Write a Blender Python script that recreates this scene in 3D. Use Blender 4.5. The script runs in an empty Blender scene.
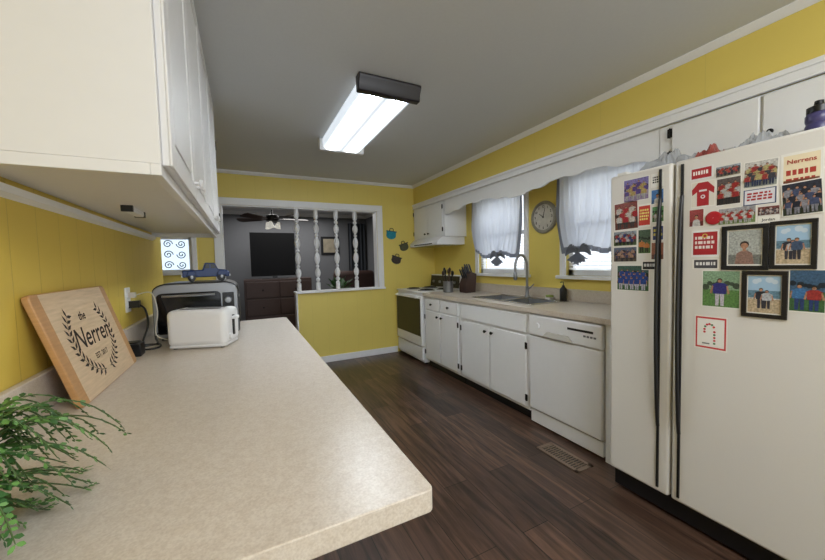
import bpy, bmesh, math, random
from mathutils import Vector, Matrix
random.seed(7)
SC=bpy.context.scene; COL=SC.collection
PI=math.pi
# ------------------------------------------------------------------ camera
H=1.28; F=340.0
Yc=Vector((-169.5,13,-340)).normalized(); T_=.0258
Uc=Vector((-340*T_,340,13+169.5*T_)).normalized()
Xc=Yc.cross(Uc)
cd=bpy.data.cameras.new('camera'); cam=bpy.data.objects.new('camera',cd); COL.objects.link(cam)
cd.sensor_width=36; cd.sensor_fit='HORIZONTAL'; cd.lens=36*F/825; cd.clip_start=.02
cam.matrix_world=Matrix.Translation((0,0,H))@Matrix((Xc,Yc,Uc)).to_4x4()
SC.camera=cam
def ray(px,py):
    c=Vector(((px-412.5)/F,(280-py)/F,-1)); return Vector((Xc.dot(c),Yc.dot(c),Uc.dot(c)))
def onX(px,py,X):
    d=ray(px,py); t=X/d.x; return Vector((X,d.y*t,H+d.z*t))
def onY(px,py,Y):
    d=ray(px,py); t=Y/d.y; return Vector((d.x*t,Y,H+d.z*t))
# ------------------------------------------------------------------ materials
def lin(v):
    v=v/255.; return v/12.92 if v<=.04045 else ((v+.055)/1.055)**2.4
def C(r,g,b): return (lin(r),lin(g),lin(b))
MC={}
def mat(name,rgb,rough=.5,metal=0,var=.05,scale=20,bump=0,emit=0,coat=0,stretch=None):
    if name in MC: return MC[name]
    m=bpy.data.materials.new(name); m.use_nodes=True; nt=m.node_tree; N=nt.nodes; L=nt.links
    b=N['Principled BSDF']; b.inputs['Roughness'].default_value=rough; b.inputs['Metallic'].default_value=metal
    b.inputs['Coat Weight'].default_value=coat
    tc=N.new('ShaderNodeTexCoord'); mp=N.new('ShaderNodeMapping'); L.new(tc.outputs['Object'],mp.inputs['Vector'])
    if stretch: mp.inputs['Scale'].default_value=stretch
    nz=N.new('ShaderNodeTexNoise'); nz.inputs['Scale'].default_value=scale; nz.inputs['Detail'].default_value=3
    L.new(mp.outputs['Vector'],nz.inputs['Vector'])
    mx=N.new('ShaderNodeMix'); mx.data_type='RGBA'
    mx.inputs[6].default_value=(*[max(0,c*(1-var)) for c in rgb],1); mx.inputs[7].default_value=(*[min(1,c*(1+var)) for c in rgb],1)
    L.new(nz.outputs['Fac'],mx.inputs[0]); L.new(mx.outputs[2],b.inputs['Base Color'])
    if bump:
        bp=N.new('ShaderNodeBump'); bp.inputs['Strength'].default_value=bump; bp.inputs['Distance'].default_value=.01
        L.new(nz.outputs['Fac'],bp.inputs['Height']); L.new(bp.outputs['Normal'],b.inputs['Normal'])
    if emit:
        b.inputs['Emission Color'].default_value=(*rgb,1); b.inputs['Emission Strength'].default_value=emit
    MC[name]=m; return m
def cm(r,g,b,soft=False):
    if soft:
        return mat('image_%d_%d_%d'%(r,g,b),C(r,g,b),.4,var=.85,scale=150)
    return mat('print_%d_%d_%d'%(r,g,b),C(r,g,b),.45,var=.02)

def paneled(name,rgb,axis,width=.2,dark=.8,strength=.6):
    m=mat(name,rgb,.45,var=.04,scale=3); nt=m.node_tree; N=nt.nodes; L=nt.links; b=N['Principled BSDF']
    geo=N.new('ShaderNodeNewGeometry'); sp=N.new('ShaderNodeSeparateXYZ'); L.new(geo.outputs['Position'],sp.inputs[0])
    ad=N.new('ShaderNodeMath'); ad.operation='ADD'; ad.inputs[1].default_value=50.03; L.new(sp.outputs[axis],ad.inputs[0])
    a2=N.new('ShaderNodeMath'); a2.operation='ADD'; a2.inputs[1].default_value=30; L.new(sp.outputs[2],a2.inputs[0])
    cb=N.new('ShaderNodeCombineXYZ'); L.new(ad.outputs[0],cb.inputs[0]); L.new(a2.outputs[0],cb.inputs[1])
    bk=N.new('ShaderNodeTexBrick'); bk.offset=0; bk.inputs['Scale'].default_value=1; bk.inputs['Brick Width'].default_value=width
    bk.inputs['Row Height'].default_value=100; bk.inputs['Mortar Size'].default_value=.0018; bk.inputs['Mortar Smooth'].default_value=.6
    L.new(cb.outputs[0],bk.inputs['Vector'])
    bp=N.new('ShaderNodeBump'); bp.invert=True; bp.inputs['Strength'].default_value=strength; bp.inputs['Distance'].default_value=.003
    L.new(bk.outputs['Fac'],bp.inputs['Height']); L.new(bp.outputs['Normal'],b.inputs['Normal'])
    old=b.inputs['Base Color'].links[0].from_socket
    mx=N.new('ShaderNodeMix'); mx.data_type='RGBA'; mx.inputs[7].default_value=(*[c*dark for c in rgb],1)
    L.new(bk.outputs['Fac'],mx.inputs[0]); L.new(old,mx.inputs[6]); L.new(mx.outputs[2],b.inputs['Base Color'])
    return m
def floor_mat():
    m=bpy.data.materials.new('plank_floor'); m.use_nodes=True; nt=m.node_tree; N=nt.nodes; L=nt.links; b=N['Principled BSDF']
    geo=N.new('ShaderNodeNewGeometry'); sp=N.new('ShaderNodeSeparateXYZ'); L.new(geo.outputs['Position'],sp.inputs[0])
    cb=N.new('ShaderNodeCombineXYZ')
    ax=N.new('ShaderNodeMath'); ax.inputs[1].default_value=20; L.new(sp.outputs[1],ax.inputs[0])
    ay=N.new('ShaderNodeMath'); ay.inputs[1].default_value=20; L.new(sp.outputs[0],ay.inputs[0])
    L.new(ax.outputs[0],cb.inputs[0]); L.new(ay.outputs[0],cb.inputs[1])
    bk=N.new('ShaderNodeTexBrick'); bk.offset=.37; bk.inputs['Scale'].default_value=1; bk.inputs['Brick Width'].default_value=1.2
    bk.inputs['Row Height'].default_value=.16; bk.inputs['Mortar Size'].default_value=.0018; bk.inputs['Bias'].default_value=-.1
    bk.inputs['Color1'].default_value=(*C(96,74,62),1); bk.inputs['Color2'].default_value=(*C(54,40,34),1); bk.inputs['Mortar'].default_value=(*C(16,12,10),1)
    L.new(cb.outputs[0],bk.inputs['Vector'])
    mp=N.new('ShaderNodeMapping'); mp.inputs['Scale'].default_value=(1.6,18,1); L.new(cb.outputs[0],mp.inputs['Vector'])
    nz=N.new('ShaderNodeTexNoise'); nz.inputs['Scale'].default_value=1.5; nz.inputs['Detail'].default_value=7; nz.inputs['Distortion'].default_value=1.1
    L.new(mp.outputs[0],nz.inputs['Vector'])
    cr=N.new('ShaderNodeValToRGB'); cr.color_ramp.elements[0].position=.35; cr.color_ramp.elements[0].color=(.36,.34,.33,1)
    cr.color_ramp.elements[1].position=.67; cr.color_ramp.elements[1].color=(1.28,1.18,1.1,1); L.new(nz.outputs['Fac'],cr.inputs[0])
    mx=N.new('ShaderNodeMix'); mx.data_type='RGBA'; mx.blend_type='MULTIPLY'; mx.inputs[0].default_value=1
    L.new(bk.outputs['Color'],mx.inputs[6]); L.new(cr.outputs[0],mx.inputs[7]); L.new(mx.outputs[2],b.inputs['Base Color'])
    b.inputs['Roughness'].default_value=.30
    bp=N.new('ShaderNodeBump'); bp.inputs['Strength'].default_value=.12; bp.inputs['Distance'].default_value=.004; L.new(nz.outputs['Fac'],bp.inputs['Height']); L.new(bp.outputs[0],b.inputs['Normal'])
    return m
def counter_mat():
    m=bpy.data.materials.new('laminate'); m.use_nodes=True; nt=m.node_tree; N=nt.nodes; L=nt.links; b=N['Principled BSDF']
    geo=N.new('ShaderNodeNewGeometry')
    n1=N.new('ShaderNodeTexNoise'); n1.inputs['Scale'].default_value=260; n1.inputs['Detail'].default_value=2
    n2=N.new('ShaderNodeTexNoise'); n2.inputs['Scale'].default_value=60; n2.inputs['Detail'].default_value=5
    for n in (n1,n2): L.new(geo.outputs['Position'],n.inputs['Vector'])
    r1=N.new('ShaderNodeValToRGB'); r1.color_ramp.elements[0].position=.3; r1.color_ramp.elements[0].color=(*C(196,184,170),1)
    r1.color_ramp.elements[1].position=.65; r1.color_ramp.elements[1].color=(*C(212,202,189),1); L.new(n1.outputs['Fac'],r1.inputs[0])
    r2=N.new('ShaderNodeValToRGB'); r2.color_ramp.elements[0].position=.38; r2.color_ramp.elements[0].color=(.95,.93,.91,1)
    r2.color_ramp.elements[1].position=.6; r2.color_ramp.elements[1].color=(1.01,1.01,1.01,1); L.new(n2.outputs['Fac'],r2.inputs[0])
    mx=N.new('ShaderNodeMix'); mx.data_type='RGBA'; mx.blend_type='MULTIPLY'; mx.inputs[0].default_value=1
    L.new(r1.outputs[0],mx.inputs[6]); L.new(r2.outputs[0],mx.inputs[7]); L.new(mx.outputs[2],b.inputs['Base Color'])
    b.inputs['Roughness'].default_value=.3
    return m
def glass_mat(name='window_glass',gl=.05,tint=(1,1,1)):
    m=bpy.data.materials.new(name); m.use_nodes=True; nt=m.node_tree; N=nt.nodes; L=nt.links
    N.remove(N['Principled BSDF']); o=N['Material Output']
    t=N.new('ShaderNodeBsdfTransparent'); t.inputs[0].default_value=(*tint,1); g=N.new('ShaderNodeBsdfGlossy'); g.inputs['Roughness'].default_value=.05
    mx=N.new('ShaderNodeMixShader'); mx.inputs[0].default_value=gl; L.new(t.outputs[0],mx.inputs[1]); L.new(g.outputs[0],mx.inputs[2]); L.new(mx.outputs[0],o.inputs[0])
    return m
def lens_mat():
    m=bpy.data.materials.new('lit_lens'); m.use_nodes=True; nt=m.node_tree; N=nt.nodes; L=nt.links; b=N['Principled BSDF']
    b.inputs['Base Color'].default_value=(.8,.86,.95,1)
    geo=N.new('ShaderNodeNewGeometry'); sp=N.new('ShaderNodeSeparateXYZ'); L.new(geo.outputs['Normal'],sp.inputs[0])
    ng=N.new('ShaderNodeMath'); ng.operation='MULTIPLY'; ng.inputs[1].default_value=-1; L.new(sp.outputs[2],ng.inputs[0])
    mxm=N.new('ShaderNodeMath'); mxm.operation='MAXIMUM'; mxm.inputs[1].default_value=0; L.new(ng.outputs[0],mxm.inputs[0])
    pw=N.new('ShaderNodeMath'); pw.operation='POWER'; pw.inputs[1].default_value=3; L.new(mxm.outputs[0],pw.inputs[0])
    ps=N.new('ShaderNodeSeparateXYZ'); L.new(geo.outputs['Position'],ps.inputs[0])
    sn=N.new('ShaderNodeMath'); sn.operation='MULTIPLY'; sn.inputs[1].default_value=2*PI/.17; L.new(ps.outputs[0],sn.inputs[0])
    ph=N.new('ShaderNodeMath'); ph.operation='ADD'; ph.inputs[1].default_value=-2*PI*.755/.17; L.new(sn.outputs[0],ph.inputs[0])
    cs=N.new('ShaderNodeMath'); cs.operation='COSINE'; L.new(ph.outputs[0],cs.inputs[0])
    a=N.new('ShaderNodeMath'); a.operation='MULTIPLY_ADD'; a.inputs[1].default_value=.5; a.inputs[2].default_value=.5; L.new(cs.outputs[0],a.inputs[0])
    p2=N.new('ShaderNodeMath'); p2.operation='POWER'; p2.inputs[1].default_value=1.6; L.new(a.outputs[0],p2.inputs[0])
    mu=N.new('ShaderNodeMath'); mu.operation='MULTIPLY'; L.new(p2.outputs[0],mu.inputs[0]); L.new(pw.outputs[0],mu.inputs[1])
    st=N.new('ShaderNodeMath'); st.operation='MULTIPLY_ADD'; st.inputs[1].default_value=30; st.inputs[2].default_value=.6; L.new(mu.outputs[0],st.inputs[0])
    b.inputs['Emission Color'].default_value=(.82,.91,1,1); L.new(st.outputs[0],b.inputs['Emission Strength']); return m
def sheer(name,rgb,k=.5,see=.0):
    m=mat(name,rgb,.8,var=.04,scale=40); nt=m.node_tree; N=nt.nodes; L=nt.links
    t=N.new('ShaderNodeBsdfTranslucent'); t.inputs[0].default_value=(*rgb,1); mx=N.new('ShaderNodeMixShader'); mx.inputs[0].default_value=k
    L.new(N['Principled BSDF'].outputs[0],mx.inputs[1]); L.new(t.outputs[0],mx.inputs[2])
    tr=N.new('ShaderNodeBsdfTransparent'); m2=N.new('ShaderNodeMixShader'); m2.inputs[0].default_value=see
    L.new(mx.outputs[0],m2.inputs[1]); L.new(tr.outputs[0],m2.inputs[2]); L.new(m2.outputs[0],N['Material Output'].inputs[0]); return m
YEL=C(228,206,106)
M_yl=paneled('yellow_panel_left',C(222,194,88),1,.13,.78,.7); M_yb=paneled('yellow_panel_back',YEL,0,.2,.88,.4); M_yr=paneled('yellow_panel_right',YEL,1,.6,.9,.3)  # left panelling a deeper mustard: its shade is mixed into the colour
M_ceil=mat('ceiling_paint',C(212,213,212),.75,var=.03,scale=60,bump=.05)
M_floor=floor_mat(); M_ct=counter_mat(); M_glass=glass_mat()
M_cab=mat('cabinet_white',C(234,234,234),.4,var=.02); M_cabl=mat('cabinet_white_shaded',C(222,220,219),.4,var=.02)  # second, greyer cabinet white: shade on the left run put into its colour
M_trim=mat('trim_white',C(238,238,238),.4,var=.02)
M_app=mat('appliance_white',C(233,233,234),.28,var=.02); M_fr=mat('fridge_almond',C(224,221,216),.38,var=.02,scale=200,bump=.02)
M_blk=mat('black_plastic',C(20,20,22),.35); M_blg=mat('black_glass',C(8,8,10),.12,var=0); M_ovg=mat('oven_glass',C(10,10,11),.3,var=0)
M_iron=mat('black_iron',C(28,26,25),.4,metal=.6); M_ss=mat('stainless',C(190,190,190),.25,metal=1,stretch=(1,1,30)); M_ss2=mat('brushed_steel',C(150,152,156),.45,metal=.9,stretch=(1,1,30))
M_chr=mat('chrome',C(215,217,220),.1,metal=1); M_grey=mat('living_grey',C(108,109,112),.8)
M_wood=mat('bamboo',C(208,182,148),.45,var=.25,scale=9,stretch=(1,1.2,16)); M_wood2=mat('bamboo_edge',C(186,140,90),.45,var=.2,scale=14,stretch=(1,1.2,12))
M_brn=mat('dark_walnut',C(58,38,32),.5,var=.25,scale=8,stretch=(1,1,8)); M_ink=mat('burnt_lettering',C(40,28,22),.7)
M_sheer=sheer('sheer_white',C(228,231,238),.55,.07); M_band=sheer('grey_band',C(138,142,152),.4)
M_bulb=lens_mat()
# ------------------------------------------------------------------ mesh builder
LOC={}
class MB:
    def __init__(s,M=None): s.v=[];s.f=[];s.m=[];s.M=M
    def add(s,vs,fs,mi=0):
        n=len(s.v)
        for p in vs:
            p=Vector(p)
            if s.M is not None: p=s.M@p
            s.v.append(p)
        for f in fs: s.f.append([n+i for i in f]); s.m.append(mi)
        return s
    def box(s,x0,x1,y0,y1,z0,z1,mi=0):
        x0,x1=min(x0,x1),max(x0,x1); y0,y1=min(y0,y1),max(y0,y1); z0,z1=min(z0,z1),max(z0,z1)
        return s.add([(x0,y0,z0),(x1,y0,z0),(x1,y1,z0),(x0,y1,z0),(x0,y0,z1),(x1,y0,z1),(x1,y1,z1),(x0,y1,z1)],
          [(0,3,2,1),(4,5,6,7),(0,1,5,4),(1,2,6,5),(2,3,7,6),(3,0,4,7)],mi)
    def lathe(s,prof,o=(0,0,0),ax=(0,0,1),n=20,mi=0,cap=True):
        ax=Vector(ax).normalized(); a=ax.orthogonal().normalized(); b=ax.cross(a); o=Vector(o); vs=[];fs=[]
        for r,h in prof:
            for i in range(n):
                t=2*PI*i/n; vs.append(o+ax*h+a*(r*math.cos(t))+b*(r*math.sin(t)))
        for j in range(len(prof)-1):
            for i in range(n):
                k=(i+1)%n; fs.append((j*n+i,j*n+k,(j+1)*n+k,(j+1)*n+i))
        if cap: fs.append(tuple(range(n-1,-1,-1))); fs.append(tuple((len(prof)-1)*n+i for i in range(n)))
        return s.add(vs,fs,mi)
    def cyl(s,p0,p1,r,n=14,mi=0,r1=None):
        p0=Vector(p0);p1=Vector(p1); h=(p1-p0).length
        return s.lathe([(r,0),(r if r1 is None else r1,h)],p0,p1-p0,n,mi)
    def tube(s,pts,r,n=8,mi=0):
        pts=[Vector(p) for p in pts]; vs=[];fs=[]; a=None
        for i,p in enumerate(pts):
            d=(pts[min(i+1,len(pts)-1)]-pts[max(i-1,0)]).normalized()
            if a is None: a=d.orthogonal().normalized()
            a=(a-d*a.dot(d)).normalized(); b=d.cross(a); rr=r[i] if isinstance(r,(list,tuple)) else r
            for k in range(n):
                t=2*PI*k/n; vs.append(p+a*rr*math.cos(t)+b*rr*math.sin(t))
        for j in range(len(pts)-1):
            for k in range(n):
                q=(k+1)%n; fs.append((j*n+k,j*n+q,(j+1)*n+q,(j+1)*n+k))
        fs.append(tuple(range(n-1,-1,-1))); fs.append(tuple((len(pts)-1)*n+k for k in range(n)))
        return s.add(vs,fs,mi)
    def prism(s,poly,ext,mi=0):
        ext=Vector(ext); n=len(poly); vs=[Vector(p) for p in poly]+[Vector(p)+ext for p in poly]
        fs=[tuple(range(n-1,-1,-1)),tuple(range(n,2*n))]+[(i,(i+1)%n,n+(i+1)%n,n+i) for i in range(n)]
        return s.add(vs,fs,mi)
    def ball(s,c,r,sx=1,sy=1,sz=1,n=12,mi=0,lump=0,seed=0):
        rnd=random.Random(seed); vs=[];fs=[]; R=n//2+1
        for j in range(R+1):
            ph=PI*j/R
            for i in range(n):
                t=2*PI*i/n; q=r*(1+lump*(rnd.random()-.5))
                vs.append((c[0]+q*sx*math.sin(ph)*math.cos(t),c[1]+q*sy*math.sin(ph)*math.sin(t),c[2]+q*sz*math.cos(ph)))
        for j in range(R):
            for i in range(n):
                k=(i+1)%n; fs.append((j*n+i,(j+1)*n+i,(j+1)*n+k,j*n+k))
        return s.add(vs,fs,mi)
    def build(s,name,mats,parent=None,bevel=0,smooth=False,seg=2,label=None):
        if not isinstance(mats,(list,tuple)): mats=[mats]
        if parent is not None: o0=LOC[parent.name]
        else:
            xs=[p.x for p in s.v];ys=[p.y for p in s.v];zs=[p.z for p in s.v]
            o0=Vector(((min(xs)+max(xs))/2,(min(ys)+max(ys))/2,min(zs)))
        me=bpy.data.meshes.new(name); me.from_pydata([tuple(p-o0) for p in s.v],[],s.f)
        for m in mats: me.materials.append(m)
        for p,mi in zip(me.polygons,s.m): p.material_index=mi
        bm=bmesh.new(); bm.from_mesh(me); bmesh.ops.recalc_face_normals(bm,faces=bm.faces); bm.to_mesh(me); bm.free()
        if smooth: me.shade_smooth(); me.set_sharp_from_angle(angle=math.radians(40))
        o=bpy.data.objects.new(name,me); COL.objects.link(o)
        if parent is not None: o.parent=parent
        else: o.location=o0
        LOC[o.name]=o0.copy()
        if bevel:
            b=o.modifiers.new('bevel','BEVEL'); b.width=bevel; b.segments=seg; b.limit_method='ANGLE'; b.angle_limit=math.radians(40)
            if not smooth: me.shade_smooth(); me.set_sharp_from_angle(angle=math.radians(60))
        if label: o['label']=label
        return o
def thing(name,label,cat,loc,group=None):
    o=bpy.data.objects.new(name,None); COL.objects.link(o); o.location=loc; o.empty_display_size=.05
    LOC[o.name]=Vector(loc); o['label']=label; o['category']=cat
    if group: o['group']=group
    return o
def tag(o,label,cat,group=None):
    o['label']=label; o['category']=cat
    if group: o['group']=group
    return o
def struct(mb,name,mats,**k):
    o=mb.build(name,mats,**k)
    if o.parent is None: o['kind']='structure'
    return o
def copy_tree(o,loc,label=None):
    c=o.copy(); COL.objects.link(c); c.location=loc; LOC[c.name]=Vector(loc)
    if label: c['label']=label
    for ch in list(o.children):
        d=ch.copy(); COL.objects.link(d); d.parent=c
        for g in list(ch.children):
            e=g.copy(); COL.objects.link(e); e.parent=d
    return c
def textgeo(s,size,shear=0,bold=0):
    cu=bpy.data.curves.new('t','FONT'); cu.body=s; cu.size=size; cu.align_x='CENTER'; cu.align_y='CENTER'; cu.shear=shear; cu.offset=bold; cu.resolution_u=3
    ob=bpy.data.objects.new('t',cu); COL.objects.link(ob); dg=bpy.context.evaluated_depsgraph_get()
    me=bpy.data.meshes.new_from_object(ob.evaluated_get(dg)); vs=[v.co.copy() for v in me.vertices]; fs=[tuple(p.vertices) for p in me.polygons]
    bpy.data.objects.remove(ob); bpy.data.meshes.remove(me); return vs,fs
def smooth(p,n=6):
    p=[Vector(q) for q in p]; out=[]
    for i in range(len(p)-1):
        a,b,c,d=p[max(i-1,0)],p[i],p[i+1],p[min(i+2,len(p)-1)]
        for k in range(n):
            t=k/n; out.append(.5*((2*b)+(c-a)*t+(2*a-5*b+4*c-d)*t*t+(3*b-a-3*c+d)*t**3))
    return out+[p[-1]]
# ------------------------------------------------------------------ dims
XW=2.60; XS=2.27; XF=1.98; YB=4.47; ZC=2.39; XL=-.51; CH=.91; XR=XW+.12; LL=-.36
# ------------------------------------------------------------------ shell
struct(MB().box(-1.7,XR,-2.2,YB+.12,-.1,0).box(LL-.06,XR,YB+.12,7.7,-.1,0),'floor',M_floor)
struct(MB().box(-1.7,XR,-2.2,YB+.12,ZC,ZC+.1).box(LL-.06,XR,YB+.12,7.7,ZC,ZC+.1),'ceiling',M_ceil)
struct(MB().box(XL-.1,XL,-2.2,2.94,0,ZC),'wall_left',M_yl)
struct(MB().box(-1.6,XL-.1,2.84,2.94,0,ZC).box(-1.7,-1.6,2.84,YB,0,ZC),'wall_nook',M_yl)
OX0,OX1,OZ=-.2,1.69,2.0; HX=.6
N0,N1,NZ0,NZ1=-.82,-.50,1.24,1.63
w=MB().box(-1.7,N0,YB,YB+.12,0,ZC).box(N0,N1,YB,YB+.12,0,NZ0).box(N0,N1,YB,YB+.12,NZ1,ZC).box(N1,OX0,YB,YB+.12,0,ZC)
w.box(OX0,OX1,YB,YB+.12,OZ,ZC).box(OX1,XR,YB,YB+.12,0,ZC).box(HX,OX1,YB,YB+.12,0,.925)
struct(w,'wall_back',M_yb)
W1=(2.62,3.38);W2=(1.36,2.12);WZ=(1.13,2.0)
w=MB()
ys=[-2.2,W2[0],W2[1],W1[0],W1[1],YB]
w.box(XW,XW+.12,-2.2,YB,0,WZ[0]).box(XW,XW+.12,-2.2,YB,WZ[1],ZC)
w.box(XW,XW+.12,ys[0],ys[1],WZ[0],WZ[1]).box(XW,XW+.12,ys[2],ys[3],WZ[0],WZ[1]).box(XW,XW+.12,ys[4],ys[5],WZ[0],WZ[1])
struct(w,'wall_right',M_yr)
struct(MB().box(XS,XW,-.9,YB,2.09,ZC),'wall_soffit',M_yr)
struct(MB().box(LL-.06,XR,7.6,7.7,0,ZC),'wall_living_back',M_grey)
struct(MB().box(LL-.06,LL,YB+.12,7.6,0,ZC),'wall_living_left',M_grey)
struct(MB().box(XW,XR,YB+.12,7.6,0,ZC),'wall_living_right',M_grey)
struct(MB().box(OX1+.09,XW,YB+.12,YB+.13,0,ZC),'wall_living_front',M_grey)
def crownX(x,y0,y1,z,s,name):
    poly=[(x,y0,z),(x-s,y0,z),(x-s,y0,z-.006),(x-s*.8,y0,z-s*.35),(x-s*.35,y0,z-s*.8),(x-.006,y0,z-s),(x,y0,z-s)]
    struct(MB().prism(poly,(0,y1-y0,0)),name,M_trim)
crownX(XS,-.9,YB,ZC,.035,'trim_1')
t=MB().box(XS-.018,XS,-.9,YB,2.055,2.1).box(XS-.03,XS,-.9,YB,2.09,2.115).box(XS-.024,XS,-.9,YB,2.045,2.057)
struct(t,'trim_2',M_trim,bevel=.004)
poly=[(-1.6,YB,ZC),(-1.6,YB-.035,ZC),(-1.6,YB-.03,ZC-.014),(-1.6,YB-.012,ZC-.03),(-1.6,YB,ZC-.036)]
struct(MB().prism(poly,(XS+1.6,0,0)),'trim_3',M_trim)
t=MB().box(OX0-.08,OX1+.08,YB-.02,YB,OZ,OZ+.08).box(OX0-.08,OX0,YB-.02,YB,0,OZ).box(OX1,OX1+.08,YB-.02,YB,.925,OZ)
t.box(OX0,OX1,YB,YB+.12,OZ-.015,OZ).box(OX1-.015,OX1,YB,YB+.12,.95,OZ-.015).box(OX0,OX0+.015,YB,YB+.12,0,OZ-.015)
struct(t,'trim_4',M_trim,bevel=.004)
struct(MB().box(HX-.03,OX1+.09,YB-.045,YB+.14,.925,.95).box(HX-.02,HX,YB-.01,YB+.13,0,.925),'trim_5',M_trim,bevel=.005)
struct(MB().box(HX,1.95,YB-.016,YB,0,.085),'baseboard_back',M_trim,bevel=.004)
struct(MB().box(LL,XW,7.56,7.6,ZC-.07,ZC).box(LL,LL+.04,YB+.13,7.56,ZC-.07,ZC).box(XW-.04,XW,YB+.13,7.56,ZC-.07,ZC),'trim_6',M_trim)
struct(MB().prism([(XL,.92,1.49),(XL+.02,.92,1.49),(XL+.018,.92,1.472),(XL,.92,1.462)],(0,1.77,0)),'trim_7',M_trim)
M_bld_=sheer('blind_white',C(232,234,238),.5)
for n,(a,b) in enumerate((W1,W2),1):
    z0,z1=WZ
    r=struct(MB().box(XW-.018,XW,a-.06,a,z0-.02,z1+.06).box(XW-.018,XW,b,b+.06,z0-.02,z1+.06).box(XW-.018,XW,a,b,z1,z1+.06),'window_%d'%n,M_trim,bevel=.004)
    f=MB()
    f.box(XW+.03,XW+.07,a,a+.045,z0,z1).box(XW+.03,XW+.07,b-.045,b,z0,z1).box(XW+.03,XW+.07,a,b,z0,z0+.05).box(XW+.03,XW+.07,a,b,z1-.045,z1)
    f.box(XW+.02,XW+.07,a,b,1.55,1.59)
    f.build('window_frame',M_trim,r,bevel=.003)
    MB().box(XW+.048,XW+.052,a+.045,b-.045,z0+.05,z1-.045).build('pane',M_glass,r)
    MB().box(XW-.05,XW+.03,a-.08,b+.08,z0-.03,z0).build('window_sill',M_trim,r,bevel=.004)
    bl=MB()
    for k in range(26):
        z=z0+.055+k*.03; bl.add([(XW+.004,a+.02,z),(XW+.026,a+.02,z+.008),(XW+.026,b-.02,z+.008),(XW+.004,b-.02,z)],[(0,1,2,3)])
    bl.build('blind',M_bld_,r)
# window of the nook
r=struct(MB().box(N0-.05,N0,YB-.018,YB,NZ0-.03,NZ1+.05).box(N1,N1+.05,YB-.018,YB,NZ0-.03,NZ1+.05).box(N0,N1,YB-.018,YB,NZ1,NZ1+.05),'window_3',M_trim,bevel=.003)
f=MB().box(N0,N0+.03,YB+.03,YB+.06,NZ0,NZ1).box(N1-.03,N1,YB+.03,YB+.06,NZ0,NZ1).box(N0,N1,YB+.03,YB+.06,NZ0,NZ0+.03).box(N0,N1,YB+.03,YB+.06,NZ1-.03,NZ1)
f.build('window_frame',M_trim,r)
MB().box(N0+.03,N1-.03,YB+.043,YB+.047,NZ0+.03,NZ1-.03).build('pane',glass_mat('tinted_glass',.05,(.75,.8,.85)),r)
MB().box(N0-.07,N1+.07,YB-.04,YB+.03,NZ0-.03,NZ0).build('window_sill',M_trim,r,bevel=.003)
sw=MB()
for i in range(2):
    for j in range(3):
        cx=N0+.10+i*.12; cz=NZ0+.08+j*.115
        sw.tube([(cx+.045*(1-k/26)*math.cos(k*.45+i*PI),YB+.03,cz+.045*(1-k/26)*math.sin(k*.45+i*PI)) for k in range(24)],.005,5)
sw.build('scrollwork',M_iron,r)
# ------------------------------------------------------------------ spindles
prof=[(.028,0),(.028,.10),(.014,.115)]
z=.115
for k,(R_,hh) in enumerate([(.028,.05),(.036,.13),(.022,.04),(.036,.16),(.022,.04),(.036,.16),(.022,.04),(.036,.13),(.028,.05)]):
    for q in range(1,7):
        u=q/6; prof.append((.012+(R_-.012)*math.sin(PI*u)**.8 if u<1 else .012,z+hh*u))
    z+=hh
prof+=[(.014,z+.005),(.028,z+.02),(.028,1.035)]
sp=MB().lathe(prof,(0.63,YB+.05,.95),(0,0,1),16).build('spindle',M_trim,smooth=True)
gl='turned spindles on the half wall'
names=['white turned spindle nearest the doorway at the end of the half wall','white turned spindle second from the doorway','white turned spindle third from the doorway, left of the last one','white turned spindle nearest the right side of the opening']
tag(sp,names[0],'spindle',gl)
for k,x in enumerate((.87,1.13,1.39)): copy_tree(sp,(x,YB+.05,.95),names[k+1])
# ------------------------------------------------------------------ base cabinets right
def knobX(x,y,z,par,r=.014,name='knob'):
    return MB().lathe([(.006,0),(.005,.012),(r,.016),(r*1.05,.022),(r*.7,.028),(.001,.029)],(x,y,z),(-1,0,0),14).build(name,M_iron,par,smooth=True)
def hingeX(x,y,z,par):
    MB().box(x-.004,x,y-.012,y+.012,z-.025,z+.025).cyl((x-.005,y,z-.028),(x-.005,y,z+.028),.004,8).build('hinge',M_iron,par)
def cabinet_right(y0,y1,label,drawers):
    r=thing('base_cabinet',label,'cabinet',((XF+XW)/2,(y0+y1)/2,0))
    m=MB()
    if drawers: m.box(XF,XW-.01,y0+.001,y1-.001,.09,.87)
    else: m.box(XF,XF+.02,y0+.001,y1-.001,.09,.87).box(XF+.02,XW-.01,y0+.001,y0+.02,.09,.87).box(XF+.02,XW-.01,y1-.02,y1-.001,.09,.87).box(XF+.02,XW-.01,y0+.02,y1-.02,.09,.11)
    m.build('body',M_cab,r,bevel=.002)
    MB().box(XF+.05,XW-.02,y0+.001,y1-.001,0,.09).build('toe_kick',M_blk,r)
    ym=(y0+y1)/2; zt=.70
    if drawers:
        for a,b in ((y0+.03,ym-.015),(ym+.015,y1-.03)):
            d=MB().box(XF-.018,XF,a,b,.715,.85).build('drawer',M_cab,r,bevel=.006); knobX(XF-.018,(a+b)/2,.782,d)
    else:
        MB().box(XF-.018,XF,y0+.03,y1-.03,.705,.85).build('false_front',M_cab,r,bevel=.006); zt=.685
    for a,b,s in ((y0+.03,ym-.006,1),(ym+.006,y1-.03,-1)):
        d=MB().box(XF-.018,XF,a,b,.115,zt).build('door',M_cab,r,bevel=.007)
        yk=b-.04 if s>0 else a+.04
        knobX(XF-.018,yk,zt-.05,d)
        for z in (.19,zt-.08): hingeX(XF-.016,a-.004 if s>0 else b+.004,z,d)
    return r
cabinet_right(2.90,3.66,'white base cabinet with two drawers over two doors beside the stove',True)
cabinet_right(1.95,2.895,'wide white base cabinet under the sink, left of the dishwasher',False)
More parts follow.
